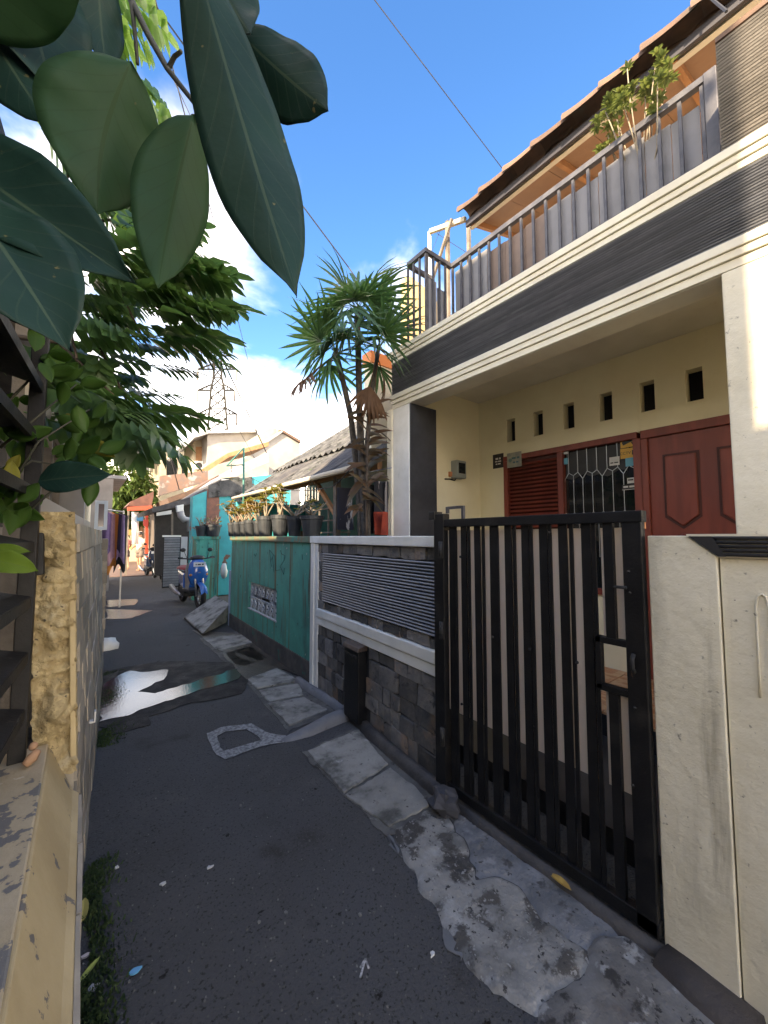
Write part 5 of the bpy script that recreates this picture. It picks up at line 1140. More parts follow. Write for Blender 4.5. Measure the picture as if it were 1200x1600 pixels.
for v, l, r in ((556, 322, 361), (577, 309, 370), (610, 309, 366), (647, 309, 370)):
    arm = MB()
    for s, tip in ((-1, l), (1, r)):
        rt = cu+s*hw_(v)
        for d in (-1, 1):
            arm.tube([P_(rt, v, d*1.2), P_(tip, v, 0)], .30, 4); arm.tube([P_(rt, v-9, d*1.2), P_(tip, v, 0)], .30, 4)
            for k in (.3, .6): arm.tube([P_(rt+(tip-rt)*k, v, d*1.2*(1-k)), P_(rt+(tip-rt)*k, v-9*(1-k), d*1.2*(1-k))], .2, 4)
    ao = arm.build('cross_arm', pym, py)
    if v > 560:
        for tip in (l, r): MB().tube([P_(tip, v), P_(tip, v+17)], .35, 6).build('insulator', mat('insulator_brown', (.10, .08, .07), rough=.5), ao)
# ================================================================== CABLES
def cable(pts, r, label, sag=0):
    q = [Vector(p) for p in pts]; out = []
    for a, b in zip(q, q[1:]):
        for k in range(8): t = k/8; out.append(a.lerp(b, t) - Vector((0, 0, sag*4*t*(1-t))))
    out.append(q[-1]); mb = MB().tube(out, r, 5); return one(mb, 'cable', M['wire'], label, 'cable', 'overhead cables', loc=out[0])
cable([at(540, -60, 3.2), onX(790, 270, 3.3)], .004, 'thin cable crossing the open sky to the canopy roof')
cable([at(215, -30, 3.0), at(345, 150, 3.6), onY(545, 418, 3.6), onY(600, 500, 3.4)], .007, 'cable running behind the big dark leaf down to the palm')
cable([at(235, -30, 4), at(330, 330, 8), at(412, 660, 20)], .009, 'thin cable dropping steeply past the pylon', .05)
cable([at(250, 380, 7), at(340, 545, 11), at(420, 715, 18)], .022, 'thick cable passing over the pylon to the mossy roof')
cable([at(245, 640, 14), at(262, 700, 15), at(280, 765, 16)], .02, 'cable dropping to the dark roof left of the skyline houses')
cable([at(225, -20, 3.2), at(255, 90, 3.6), at(330, 250, 6)], .005, 'slack cable among the pale green leaves at the top')
cable([at(300, 520, 9), at(345, 620, 12), at(400, 720, 20)], .010, 'faint cable just left of the thick one')
cable([at(1090, -20, 2.9), onX(1135, 18, 2.8)], .008, 'short dark cable end at the top right roof corner')
cable([onX(395, 748, 2.3), onX(450, 765, 2.25), onX(520, 760, 2.25), onX(556, 720, 2.3)], .006, 'pale washing line cable strung in front of the eave', .03)
# ================================================================== LEFT SIDE
# low ochre ledge wall under the camera, and the taller broken tile wall
Lo = Vector((.03, 2.0, 0)); Ld = Vector((.17, 3.1, 0)); LL = Ld.length; T3 = frame(Lo, Ld, zd=Vector((-.045, 0, 1)))
# T3 local: x along alley, y towards -X (house side)
lw = thing('tile_wall', 'broken old wall faced with grey stone tiles on the left of the alley', 'wall', (0, 3.5, 0))
MB(T3).box((0.02, .008, 0), (LL, .12, 1.56)).build('wall_core', M['grout'], lw)
tw, th = .30, .13
tl_ = MB().box((.004, -.012+.012, .004), (tw-.004, .010, th-.004)); 
tm_ = [MB().hexa([(.003, 0, .003), (tw-.003, 0, .003), (tw-.003, .012, .003), (.003, .012, .003), (.003, .0, th-.003), (tw-.003, .002*k, th-.003), (tw-.003, .012, th-.003), (.003, .012, th-.003)]).mesh('tile', M['tile']) for k in range(3)]
for r in range(12):
    x = .02 - (tw/2 if r % 2 else 0)
    while x < LL-.01:
        if x > -.01 and x+tw < LL+.16:
            inst(R.choice(tm_), 'tile', lw, T3 @ Matrix.Translation((x, -.005+R.uniform(-.003, .003), r*th)))
        x += tw
# rough broken end facing the camera
def rough_end(a, b):
    x = -.004+.13*b; z = .60+1.0*a; base = T3 @ Vector((0, x, z))
    n1 = noise.noise(Vector((x*14, z*9, 0))); n2 = noise.noise(Vector((x*40, z*40, 3))); n3 = noise.noise(Vector((x*9, z*3.5, 9)))
    return base + Vector((0, -.03 - .05*n1 - .028*n2 - .05*abs(n3), 0)) + Vector((.012*n2, 0, 0))
def rend(mb):
    mb.grid(rough_end, 130, 30)
rb_ = MB(); rend(rb_); rb_.build('broken_render', M['sand'], lw, smooth=True)
MB(T3).box((-.03, .0, 1.52), (.06, .13, 1.575)).build('broken_top', M['sand'], lw, bevel=.01)
for k, (x, z, s) in enumerate([(.035, 1.47, .035), (.03, 1.41, .028), (.055, 1.35, .045), (.03, 1.30, .03), (.07, 1.44, .028)]):
    MB().ball(T3 @ Vector((-.03, x, z)), s, 9, 7, (1, .9, .8), .18, k).build('stone_lump', M['sand'], lw, smooth=True)
MB(T3).box((-.045, -.006, .62), (.02, .014, 1.53)).build('end_trim', M['ochre'], lw, bevel=.005)
one(MB(T3).box((-.075, .085, 1.36), (-.04, .125, 1.52)), 'dark_block', M['blackmat'], 'small dark block wedged in the top of the broken wall end', 'block', bevel=.006)
# ledge wall
lg = thing('ledge_wall', 'low ochre ledge wall with peeling cream top in the bottom left corner', 'wall', (-.3, 1, 0))
MB().prism([(.018, -1.2, 0), (.018, -1.2, .50), (-.002, -1.2, .52), (-.075, -1.2, .70), (-.62, -1.2, .70), (-.62, -1.2, 0)], (0, 3.17, 0)).build('wall_core', M['ochre'], lg, bevel=.004)
MB().box((-.62, -1.2, .701), (-.082, 1.985, .712)).build('ledge_top', M['ledge'], lg, bevel=.004)
for r in range(4):
    x = -1.2+(.15 if r % 2 else 0)
    while x < 1.72:
        if x > -1.0: inst(R.choice(tm_), 'tile', lg, Matrix.Translation((.019+.012, x, r*.125)) @ Matrix.Rotation(PI/2, 4, 'Z') @ Matrix.Translation((0, R.uniform(0, .003), 0)))
        x += tw
# white metal bracket sticking out of the wall
q = Vector((.05, 2.72, .48)); bk_ = thing('pipe_clip', 'small white metal bracket sticking out of the tiled wall', 'bracket', q)
a = onZ(140, 1110, .55); wm = mat('chipped_white_metal', (.62, .62, .60), (.3, .25, .2), s=30, lo=.6, hi=.7, rough=.5)
by = 2.80
MB().box((.028, by, .36), (.036, by+.03, .66)).build('plate', wm, bk_); MB().box((.037, by, .44), (.085, by+.035, .448)).build('arm', wm, bk_); MB().box((.078, by, .449), (.086, by+.035, .50)).build('lip', wm, bk_)
# next stone pillar, white stone, white window frame
sp2 = thing('stone_pier', 'grey block pier at the far end of the tiled wall', 'pier', (.12, 5.4, 0))
for r in range(12):
    MB().box((.045+R.uniform(-.004, .004), 5.17, r*.123+.004), (.20+R.uniform(-.004, .004), 5.6, r*.123+.119)).build('block', M['tile'], sp2, bevel=.006)
MB().box((.055, 5.18, 0), (.19, 5.59, 1.475)).build('core', M['grout'], sp2)
q = onZ(171, 1012); one(MB().ball((q.x-.03, q.y, .02), .19, 9, 7, (.75, 1, .6), .16, 3), 'white_boulder', M['white'], 'white painted boulder at the foot of the left wall', 'boulder', smooth=True)
wf = thing('white_window_frame', 'pale blue white window frame standing above the left pier', 'window frame', (.12, 5.8, 1.48))
f0 = onY(149, 782, 5.8); f1 = onY(167, 828, 5.8); wmat = mat('pale_blue_frame', (.55, .62, .68), rough=.5)
for (x0, x1, z0, z1) in ((f0.x, f0.x+.035, f1.z, f0.z), (f1.x-.035, f1.x, f1.z, f0.z), (f0.x+.036, f1.x-.036, f0.z-.04, f0.z), (f0.x+.036, f1.x-.036, f1.z, f1.z+.04)): MB().box((x0, 5.78, z0), (x1, 5.83, z1)).build('frame', wmat, wf)
MB().box((f0.x+.036, 5.80, f1.z+.04), (f1.x-.036, 5.806, f0.z-.04)).build('pane', mat('pink_grey_glass', (.16, .12, .13), rough=.1), wf)
# hanging clothes on the left
rk = thing('clothes_rail', 'rail holding clothes on the left side of the alley', 'rail', (.45, 9.4, 0))
ra, rb3 = Vector((.22, 9.0, 2.02)), Vector((.62, 9.9, 2.02))
MB().tube([ra, rb3], .015, 6).build('rail', M['steel'], rk, smooth=True)
for e_ in (ra, rb3): MB().bar((e_.x, e_.y, 0), (e_.x, e_.y, 2.05), .03, .03).build('post', M['steel'], rk)
cols_ = [('purple', (.16, .10, .22)), ('pink', (.45, .26, .30)), ('orange', (.50, .20, .04)), ('dark blue', (.03, .03, .09)), ('lilac', (.30, .22, .38)), ('black', (.015, .015, .02))]
for k, (nm, c) in enumerate(cols_):
    pq = ra.lerp(rb3, .12+.155*k); x, y = pq.x, pq.y; ln_ = .80+.35*((k*7) % 3)/2
    f = lambda a, b, x=x, y=y, ln_=ln_, k=k: Vector((x-.09+.20*b+.02*a*math.sin(k*2), y+.05*math.sin(b*8+k)+.03*math.sin(a*5)-.1*b, 1.98-ln_*a*(1-.08*math.sin(b*7+k)) - (.10*abs(b-.5) if a < .15 else 0)))
    mb = MB().grid(f, 8, 12); mb.grid(lambda a, b: f(a, b)+Vector((0, .012, 0)), 8, 12)
    one(mb, 'hanging_garment', mat('garment_'+nm.replace(' ', '_'), c, tuple(q*.7 for q in c), s=6, rough=.95), nm + ' garment hanging on the rail on the left of the alley', 'clothing', 'clothes hanging on the left rail', smooth=True)
# slatted black steel fence on the ledge
sf = thing('slatted_fence', 'black steel fence of wide horizontal slats at the left edge', 'fence', (-.2, 1.4, .71))
bs_ = mat('worn_black_steel', (.010, .010, .011), (.020, .019, .019), s=7, rough=.6, bump=.2, bs=60, spec=.3, stains=[((.09, .085, .08), 12, .64, .76)])
MB().box((-.185, 1.872, .713), (-.138, 1.925, 2.42)).build('post', bs_, sf, bevel=.003); MB().box((-.30, .2, .714), (-.25, .25, 2.42)).build('post', bs_, sf, bevel=.003)
d_ = Vector((-.162, 1.868, 0)) - Vector((-.27, .25, 0)); dl = d_.length; Tf = frame(Vector((-.275, .25, 0)), d_)
for k in range(9):
    z = .88+.195*k; MB(Tf).hexa([(0, -.02, z), (dl, -.02, z), (dl, .11, z+.035), (0, .11, z+.035), (0, -.02, z+.016), (dl, -.02, z+.016), (dl, .11, z+.051), (0, .11, z+.051)]).build('slat', bs_, sf)
    MB(Tf).box((0, -.022, z-.022), (dl, -.006, z+.012)).build('slat_lip', bs_, sf)
MB(Tf).box((0, .135, .715), (dl, .14, 2.4)).build('backing_sheet', M['blackmat'], sf)  # black sheet that makes the gaps between the slats look dark
# left houses, then unseen blocks added to shade the alley
gh = mat('grey_left_house', (.34, .32, .30), (.26, .245, .23), s=1.5, rough=.9, stains=[((.15, .13, .12), 2, .58, .75, (1, 1, .3))])
lh = thing('left_near_house', 'grey and cream house half hidden by leaves behind the tiled wall', 'house', (-2, 6, 0))
MB().box((-4, 5.75, 0), (-.03, 8.4, 2.95)).build('wall', gh, lh); MB().box((-4.1, 5.6, 2.96), (.06, 8.5, 3.05)).build('roof', M['zinc'], lh)
MB().box((-1.3, 5.72, 1.6), (-.55, 5.745, 2.6)).build('window', M['darkglass'], lh); MB().box((-.46, 5.70, 0), (-.34, 5.748, 2.94)).build('pipe_chase', M['cream'], lh)
for z in (1.66, 2.2): MB().bar((-.24, 2.5, z+.02), (.02, 7.0, z), .04, .09).build('eave_beam', mat('pale_beam', (.46, .40, .32), rough=.8), lh)
for y in (2.55, 4.2, 5.6): MB().bar((-.28, y, .0), (-.28, y, 2.60), .06, .06).build('post', M['timber'], lh)
MB().box((-2.05, 1.55, 0), (-1.91, 5.74, 3.5)).build('wall', gh, lh)  # unseen back wall added to stop sun passing under the lean-to
MB().hexa([(-1.9, 2.4, 3.55), (-.12, 2.4, 2.56), (.03, 6.3, 2.56), (-1.9, 6.3, 3.55), (-1.9, 2.4, 3.58), (-.12, 2.4, 2.59), (.03, 6.3, 2.59), (-1.9, 6.3, 3.58)]).build('lean_to_roof', M['darkroof'], lh)  # pitch and length shaped to keep sun off the green wall
l2 = thing('left_upper_house', 'taller house with orange brick panels beyond the leaves on the left', 'house', (-2, 11, 0))
MB().box((-5, 8.6, 0), (-.1, 13, 4.4)).build('wall', gh, l2); ob = mat('orange_brick_panel', (.46, .17, .09), (.36, .13, .07), s=6, rough=.9, bump=.4)
for y in (8.8, 10.2, 11.6): MB().box((-.099, y, 2.6), (-.07, y+1.0, 3.9)).build('brick_panel', ob, l2)
MB().box((-2.2, 8.57, 2.7), (-.5, 8.598, 4.0)).build('brick_panel', ob, l2); MB().box((-5.2, 8.3, 4.41), (.1, 13.2, 4.5)).build('roof', M['terra'], l2)
MB().box((-.3, 13.02, 0), (.55, 16.5, 3.1)).build('shop_wall', gh, l2); MB().box((-.5, 13.0, 3.11), (.85, 16.8, 3.2)).build('shop_roof', M['zinc'], l2)
MB().tube([(.0, 8.5, 0), (.0, 8.5, 4.3)], .05, 8).build('drain_pipe', M['cream'], l2, smooth=True)
l3 = thing('left_shade_block', 'tall unseen block added on the left to shade the alley and facade', 'house', (-4, 0, 0))  # added out of view as a sun blocker for alley and facade
MB().box((-3.5, -2.2, 0), (-2.3, 1.5, 6.85)).build('wall', M['cream'], l3); MB().box((-3.6, -2.2, 6.86), (-2.2, 1.6, 6.95)).build('roof', M['terra'], l3)
for y in (-1.4, .2): MB().box((-2.32, y, 4.2), (-2.29, y+.8, 5.5)).build('window', M['darkglass'], l3)
l4 = thing('low_shade_block', 'lower unseen block added behind the camera to shade the gatepost', 'house', (-4, -6, 0))  # added out of view; its height sets where sunlight starts on the pillar
MB().box((-6, -9, 0), (-2.3, -2.205, 4.5)).build('wall', gh, l4); MB().box((-6.1, -9.1, 4.51), (-2.2, -2.205, 4.6)).build('roof', M['zinc'], l4)
# ================================================================== BIG-LEAVED TREE over the camera
BL = leafmat('glossy_dark_leaf', (.018, .052, .040), (.013, .038, .033), (.05, .09, .06), (.03, .095, .045), .30, .42)  # big leaf base colours tinted bluish for lens haze and sky sheen
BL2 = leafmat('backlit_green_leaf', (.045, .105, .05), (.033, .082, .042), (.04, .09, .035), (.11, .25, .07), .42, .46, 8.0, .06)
BL3 = leafmat('yellow_green_near_leaf', (.14, .22, .03), (.10, .17, .03), (.16, .24, .06), (.30, .42, .05), .45, .4)
bt = thing('big_leaf_tree', 'branch of large glossy dark leaves hanging over the top left', 'tree', (-.6, 1.0, 0))
MB().tube([(-.75, .55, 0), (-.72, .6, 1.2), (-.62, .62, 2.0), at(60, -160, .75), at(150, -90, .62)], [.05, .045, .03, .012, .007], 8).build('trunk', M['bark'], bt, smooth=True)
tw_ = mat('green_brown_twig', (.05, .05, .035), rough=.7)
MB().tube([at(150, -90, .62), at(205, 0, .58), at(232, 55, .55), at(262, 108, .53), at(295, 150, .52), at(332, 196, .50)], [.006, .005, .0045, .004, .0035, .003], 6).build('twig', tw_, bt, smooth=True)
for a, b, d in (((262, 108), (283, 80), .53), ((332, 196), (300, 182), .50), ((150, -90), (20, -70), .6), ((205, 0), (215, 100), .57), ((150, -90), (290, -100), .55)): MB().tube([at(*a, d), at((a[0]+b[0])/2, (a[1]+b[1])/2-6, d), at(*b, d-.01)], [.0035, .003, .0025], 5).build('leaf_stalk', tw_, bt, smooth=True)
def bigleaf(b, t, hw, d0, d1, m, par, roll=.2, bow=0.0, peak=.45, seed=0, wave=.03, tip=.12, nu=22, nv=10):
    B_ = at(*b, d0); T_ = at(*t, d1); ax = T_-B_; Ln = ax.length; ax.normalize()
    view = ((B_+T_)/2 - EYE).normalized(); side = ax.cross(view).normalized(); nrm = side.cross(ax).normalized()
    side = (side*math.cos(roll) + nrm*math.sin(roll)); nrm = side.cross(ax).normalized()
    if nrm.dot(UP) < 0: nrm = -nrm
    W_ = hw/600*(d0+d1)/2/math.cos(roll)
    def f(a, v):
        s = v*2-1
        if a < peak: q = math.sin(PI/2*(a/peak))**.62
        else: q = 1-((a-peak)/(1-peak))**1.9
        if a > 1-tip: q *= .55+.45*((1-a)/tip)
        w = W_*q
        p = B_ + ax*Ln*a + side*(s*w + bow*W_*math.sin(PI*a))
        p += nrm*(w*.30*(abs(s)**1.25) + Ln*.05*math.sin(PI*a) + wave*W_*(math.sin(a*13+seed+s*1.2)+.7*math.sin(a*29+seed*3-s))*abs(s)**1.5*1.3)
        return p
    g_ = MB().grid(f, nu, nv, True); o = g_.build('leaf', m, par, smooth=True)
    md = o.modifiers.new('Thick', 'SOLIDIFY'); md.thickness = .0007; return o
bl_ = [  # base, tip, half width px, depths, material, roll, bow, peak
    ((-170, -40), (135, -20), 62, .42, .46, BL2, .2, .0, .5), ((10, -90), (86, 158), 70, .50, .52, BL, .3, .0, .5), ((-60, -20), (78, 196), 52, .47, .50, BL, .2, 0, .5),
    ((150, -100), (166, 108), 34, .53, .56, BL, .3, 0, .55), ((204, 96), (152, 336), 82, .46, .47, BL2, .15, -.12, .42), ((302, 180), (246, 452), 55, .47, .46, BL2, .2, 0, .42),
    ((292, -110), (464, 464), 70, .36, .37, BL, .25, .06, .55), ((362, 40), (513, 173), 50, .47, .47, BL, .3, 0, .55), ((300, -100), (392, 54), 48, .42, .43, BL, .3, 0, .5),
    ((-120, 210), (212, 442), 70, .38, .40, BL, .3, -.1, .5), ((-60, 300), (108, 548), 80, .36, .37, BL, .25, 0, .5)]
for k, (b, t, hw, d0, d1, m, rl, bo, pk) in enumerate(bl_): bigleaf(b, t, hw, d0, d1, m, bt, rl, bo, pk, k*2.1)
bigleaf((60, 752), (176, 742), 24, .95, .98, BL, bt, .3, .0, .4, 3); bigleaf((-25, 872), (60, 892), 17, .62, .64, BL3, bt, .3, 0, .45, 1); bigleaf((-20, 858), (48, 862), 9, .63, .65, BL3, bt, .3, 0, .45, 4)
# ================================================================== FEATHER-LEAVED TREE behind
FG = mat('feather_leaf', (.050, .105, .045), (.078, .145, .052), s=8, rough=.42, trans=.38, tcol=(.17, .33, .07), rnd=.35)
FG2 = mat('backlit_feather_leaf', (.08, .16, .035), (.06, .13, .03), s=8, rough=.4, trans=.5, tcol=(.35, .55, .10), rnd=.2)
def leaflet(mb, b, d, L, w, nrm):
    d = d.normalized(); s = d.cross(nrm).normalized(); n = s.cross(d)
    mb.add([b, b+d*L*.35+s*w*.5+n*w*.12, b+d*L*.75+s*w*.38+n*w*.1-Vector((0, 0, L*.06)), b+d*L-Vector((0, 0, L*.12)), b+d*L*.75-s*w*.38+n*w*.1-Vector((0, 0, L*.06)), b+d*L*.35-s*w*.5+n*w*.12, b+d*L*.4], [(0, 1, 6), (1, 2, 6), (2, 3, 6), (3, 4, 6), (4, 5, 6), (5, 0, 6)])
def frond_mesh(m, seed, n=8, L=.34, droop=.7, ls=.125):
    rr = random.Random(seed); mb = MB(); pts = [Vector((L*t, 0, -L*.25*t*t)) for t in [k/8 for k in range(9)]]; mb.tube(pts, [.0035-.0003*k for k in range(9)], 4)
    for k in range(n):
        t = .12+.84*k/(n-1); p = Vector((L*t, 0, -L*.25*t*t)); sc_ = (.75+.5*math.sin(PI*min(1, t*.9+.1)))
        for s in (-1, 1):
            d = Vector((.55+.25*t, s*rr.uniform(.75, 1.0), -droop*rr.uniform(.6, 1.3))); leaflet(mb, p, d, ls*sc_*rr.uniform(.85, 1.1), ls*.58*sc_, Vector((0, -s*.6, 1)))
    leaflet(mb, pts[-1], Vector((1, 0, -.4)), ls, ls*.4, Vector((0, 0, 1)))
    return mb.mesh('frond', m)
FR = [frond_mesh(FG, k, 7+k % 3, .30+.05*(k % 2), .5+.25*(k % 3)) for k in range(5)]; FR2 = [frond_mesh(FG2, 20+k, 8, .3, .5) for k in range(2)]
ft_ = thing('feather_leaf_tree', 'leafy tree with feathered drooping leaves leaning over the left wall', 'tree', (-.55, 2.3, 0))
TB = [Vector((-.62, 2.35, 0)), Vector((-.60, 2.4, 1.2)), Vector((-.48, 2.5, 2.2)), at(120, 380, 2.1)]
MB().tube(TB, [.06, .055, .045, .025], 8).build('trunk', M['bark'], ft_, smooth=True)
poly = [(70, 330), (140, 290), (230, 310), (330, 350), (345, 400), (350, 470), (340, 525), (300, 570), (282, 640), (250, 680), (160, 700), (60, 640), (20, 560), (60, 430)]
def inside(u, v, P):
    c = False; n = len(P); j = n-1
    for i in range(n):
        if (P[i][1] > v) != (P[j][1] > v) and u < (P[j][0]-P[i][0])*(v-P[i][1])/(P[j][1]-P[i][1])+P[i][0]: c = not c
        j = i
    return c
rr = random.Random(17); brs = []
for (u, v, d) in ((250, 400, 2.0), (270, 480, 2.1), (240, 560, 2.2), (180, 620, 1.9), (200, 340, 2.3), (120, 560, 1.7), (210, 650, 2.1)):
    st0 = TB[2].lerp(TB[3], rr.random()); en = at(u, v, d); mid = st0.lerp(en, .5)+Vector((0, 0, .12)); MB().tube([st0, mid, en], [.014, .010, .005], 6).build('branch', M['bark'], ft_, smooth=True); brs.append((st0, mid, en))
cnt = 0
while cnt < 118:
    u = rr.uniform(10, 360); v = rr.uniform(285, 710)
    if not inside(u, v, poly): continue
    d = rr.uniform(1.6, 2.6); p = at(u, v, d)
    ang = math.radians(rr.gauss(8, 32)) - (v-480)/900
    if u < 150: ang += rr.uniform(-1, 1)
    dr_ = RIGHT*math.cos(ang) + UP*math.sin(ang)*.6 + FWD*rr.uniform(-.6, .6)
    Mx = frame(p - dr_.normalized()*.22, dr_, zd=Vector((rr.uniform(-.3, .3), rr.uniform(-.3, .3), 1))) @ Matrix.Scale(rr.uniform(.6, 1.12), 4)
    inst(rr.choice(FR), 'frond', ft_, Mx); cnt += 1
for (u, v, d) in ((190, 10, 1.9), (215, 40, 2.0), (180, 70, 1.8), (225, 10, 2.1), (200, 95, 1.9), (262, 165, 2.0), (270, 200, 1.9), (245, 190, 2.1), (150, 200, 2.0), (110, 240, 2.0), (215, 250, 2.2), (160, 20, 1.8), (205, 330, 1.9)):
    p = at(u, v, d); dr_ = RIGHT*.8 - UP*rr.uniform(.2, 1.0) + FWD*rr.uniform(-.4, .4); inst(rr.choice(FR2), 'frond', ft_, frame(p-dr_.normalized()*.18, dr_, zd=Vector((.2, .1, 1))))
for (p, q) in (((95, 300), (170, 20)), ((150, 320), (225, 150))): MB().tube([at(*p, 2.1), at((p[0]+q[0])/2+14, (p[1]+q[1])/2, 2.05), at(*q, 2.0)], [.012, .009, .005], 6).build('branch', M['bark'], ft_, smooth=True)
# ================================================================== OVATE-LEAVED SHRUB by the fence
SG = leafmat('light_shrub_leaf', (.07, .14, .03), (.05, .11, .03), (.12, .2, .05), (.22, .40, .06), .42, .4, 6.0, .05)
SY = leafmat('yellow_shrub_leaf', (.28, .26, .04), (.20, .20, .04), (.3, .3, .1), (.5, .45, .06), .42, .5, 6.0, .05)
sb = thing('ovate_leaf_shrub', 'light green shrub poking through the black slatted fence', 'shrub', (-.3, 1.6, .7))
rr = random.Random(31)
stems = [((-10, 800), (60, 690), (140, 640)), ((-10, 760), (50, 720), (110, 730)), ((0, 700), (60, 650), (120, 600)), ((20, 820), (90, 760), (150, 700)), ((0, 640), (40, 600), (70, 560))]
for s_ in stems: MB().tube([at(*s_[0], 1.3), at(*s_[1], 1.35), at(*s_[2], 1.45)], [.005, .004, .002], 5).build('stem', tw_, sb, smooth=True)
for k in range(85):
    s_ = rr.choice(stems); t = rr.random(); a = Vector((*s_[0], 0)).lerp(Vector((*s_[1], 0)), t) if t < .5 else Vector((*s_[1], 0)).lerp(Vector((*s_[2], 0)), t)
    u, v = a.x+rr.uniform(-26, 26), a.y+rr.uniform(-26, 26); an = rr.uniform(-2.6, .9)+PI/2*.6; Ln = rr.uniform(26, 48); d = rr.uniform(1.15, 1.6)
    bigleaf((u, v), (u+Ln*math.cos(an), v+Ln*math.sin(an)), Ln*.24, d, d+rr.uniform(-.04, .04), SY if rr.random() < .05 else SG, sb, rr.uniform(-.6, .6), 0, .42, k, .03, .12, 7, 4)
# ================================================================== BALCONY PLANT, LOOSE THINGS ON THE GROUND
bush = mat('bush_leaf', (.13, .17, .045), (.09, .13, .035), s=8, rough=.5, trans=.3, tcol=(.22, .26, .06), rnd=.3)
bp_ = thing('balcony_plant', 'sunlit yellow green bush growing over the balcony railing', 'plant', (2.95, 1.0, 3.5))
rr = random.Random(5); c = onX(985, 165, 2.86)
MB().lathe((2.98, c.y, 3.46), [(.09, 0), (.12, .22), (.13, .24)], 14).build('pot', M['pot'], bp_)
for k in range(15):
    e_ = c + Vector((rr.uniform(-.12, .08), rr.uniform(-.20, .20), rr.uniform(-.13, .12))); st0 = Vector((2.98, c.y, 3.68))
    MB().tube([st0, st0.lerp(e_, .5)+Vector((.03, rr.uniform(-.04, .04), .04)), e_], [.006, .005, .003], 5).build('stem', am_, bp_, smooth=True)
    for s_ in range(5):
        mb = MB(); q = e_ + Vector((rr.uniform(-.06, .05), rr.uniform(-.07, .07), rr.uniform(-.06, .05)))
        for j in range(9): a = j*2.4; blade(mb, q, (math.cos(a), math.sin(a), rr.uniform(-.2, .9)), rr.uniform(.035, .06), .022, .2, (0, 0, 1), 3)
        mb.build('leaf_cluster', bush, bp_)
e_ = onX(980, 108, 2.86); MB().tube([c, e_], .004, 5).build('stem', am_, bp_)
mb = MB()
for j in range(8): a = j*2.4; blade(mb, e_, (math.cos(a), math.sin(a), rr.uniform(.2, .9)), .06, .02, .2, (0, 0, 1), 3)
mb.build('leaf_cluster', bush, bp_)
q = onZ(695, 1272, 0); one(MB().ball((q.x, q.y, .065), .085, 8, 6, (.9, 1, .75), .26, 5), 'dark_rock', mat('dark_rock', (.035, .037, .045), (.06, .06, .07), s=14, rough=.8, bump=.8, bs=30), 'dark rock lying at the foot of the gate post', 'rock', bevel=.006)
mb = MB(); a = onZ(862, 1368, .055); b = onZ(893, 1390, .055); blade(mb, a, b-a, (b-a).length, .035, .05, (0, 0, 1), 5); one(mb, 'dry_leaf', mat('dry_yellow_leaf', (.42, .27, .06), (.3, .18, .04), s=20, rough=.8), 'dry yellow leaf lying at the foot of the black gate', 'leaf')
mb = MB(); a = onZ(128, 1440, .012); b = onZ(131, 1418, .02); blade(mb, a, b-a, .09, .035, -.1, (0, 0, 1), 5); one(mb, 'fallen_leaf', mat('fallen_leaf', (.30, .27, .08), rough=.7), 'yellowish fallen leaf standing by the left wall foot', 'leaf')
mb = MB(); a = onZ(124, 1535, .012); b = onZ(137, 1520, .015); blade(mb, a, b-a, .07, .02, -.1, (0, 0, 1), 5); one(mb, 'fallen_leaf', mat('fallen_green_leaf', (.22, .27, .06), rough=.7), 'narrow green fallen leaf near the bottom left of the road', 'leaf')
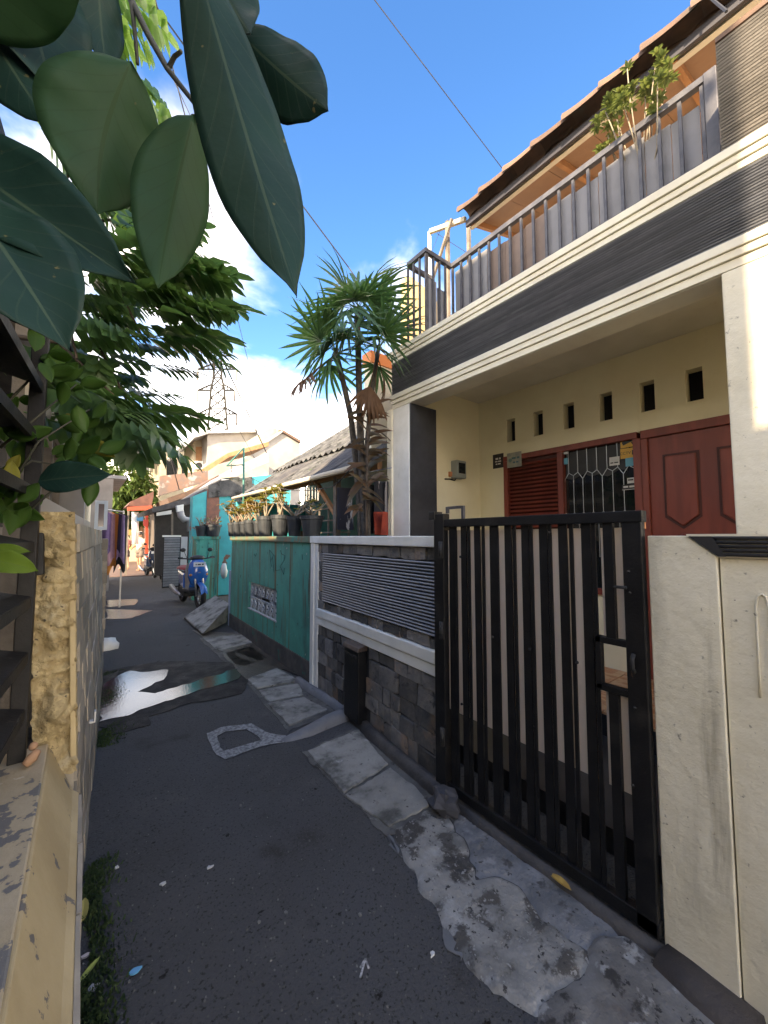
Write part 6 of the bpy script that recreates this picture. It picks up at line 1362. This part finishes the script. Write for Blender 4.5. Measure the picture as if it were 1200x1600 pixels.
for k, (u, v, w, c_, lb) in enumerate([(211, 1518, .030, (.10, .35, .6), 'blue scrap of plastic on the asphalt'), (255, 1382, .026, (.5, .5, .5), 'largest pale paper scrap in the middle of the road'), (328, 1356, .022, (.5, .5, .52), 'pale scrap right of the largest paper scrap'), (182, 1356, .022, (.5, .5, .5), 'pale scrap left of the largest paper scrap'), (136, 1494, .026, (.42, .38, .40), 'pinkish scrap of litter by the left wall'), (676, 1493, .018, (.6, .6, .6), 'white pebble of litter left of the broken apron'), (145, 1545, .03, (.30, .30, .32), 'crumpled grey foil near the bottom left')]):
    p = onZ(u, v, .006); n_ = 7; rr = random.Random(k); pl = [p + Vector((math.cos(2*PI*j/n_)*w*rr.uniform(.2, .8), math.sin(2*PI*j/n_)*w*rr.uniform(.15, .6), 0)) for j in range(n_)]
    one(MB().prism(pl, (0, 0, .006)), 'litter_scrap', mat('litter_%d' % k, c_, rough=.6), lb, 'litter')
# grit scattered on the asphalt, moss and weeds along the left wall: uncountable
mb = MB(); rr = random.Random(77)
for k in range(420):
    u = rr.uniform(110, 760); v = rr.uniform(1180, 1600); p = onZ(u, v, .004)
    if p.x > 1.1: continue
    s_ = rr.uniform(.0015, .0045)*(1.8 if rr.random() < .05 else 1); mb.ball(p, s_, 5, 3, (1, 1.2, .7), .2, k)
o = mb.build('grit', mat('grit', (.08, .078, .075), (.2, .2, .19), s=40, rough=.9)); tag(o, 'loose grit and pale crumbs scattered over the asphalt', 'grit', kind='stuff')
mb = MB()
for k in range(9000):
    y = 1.3 + 4.0*rr.random()**1.3; x = .035+.055*max(0, y-2) + abs(rr.gauss(0, .05 if y < 3.2 else .075)); dn = noise.noise(Vector((x*3, y*2.3, 4)))
    if dn < (.24 if y < 2.2 else .14 if y < 2.6 else -.05): continue
    h = rr.uniform(.005, .015)*(1+.8*max(0, dn)); a = rr.uniform(0, 2*PI); p = Vector((x, y, .003)); w = rr.uniform(.003, .006)
    dx = Vector((math.cos(a), math.sin(a), 0)); ln_ = Vector((rr.uniform(-.7, .7), rr.uniform(-.7, .7), 1))*h
    mb.add([p-dx*w, p+dx*w, p+ln_+dx*w*.6, p+ln_*1.15-dx*w*.3], [(0, 1, 2, 3)])
o = mb.build('weeds', mat('moss_weed', (.022, .045, .016), (.045, .075, .022), s=12, rough=.8, trans=.2, tcol=(.08, .14, .03))); tag(o, 'dark green moss and weeds along the foot of the tiled wall', 'weeds', kind='stuff')
# pale scrap of broken wood on the ledge at the wall foot
q = onZ(48, 1180, .74); mb = MB().tube([at(38, 1196, 1.30), at(50, 1184, 1.32), at(60, 1172, 1.34)], [.012, .018, .010], 7); mb.ball(at(52, 1166, 1.34), .014, 7, 5)
one(mb, 'broken_lump', mat('pinkish_clay', (.42, .25, .15), (.34, .2, .12), s=12, rough=.9), 'curled pale clay fragment lying on the ledge by the fence', 'fragment', smooth=True)
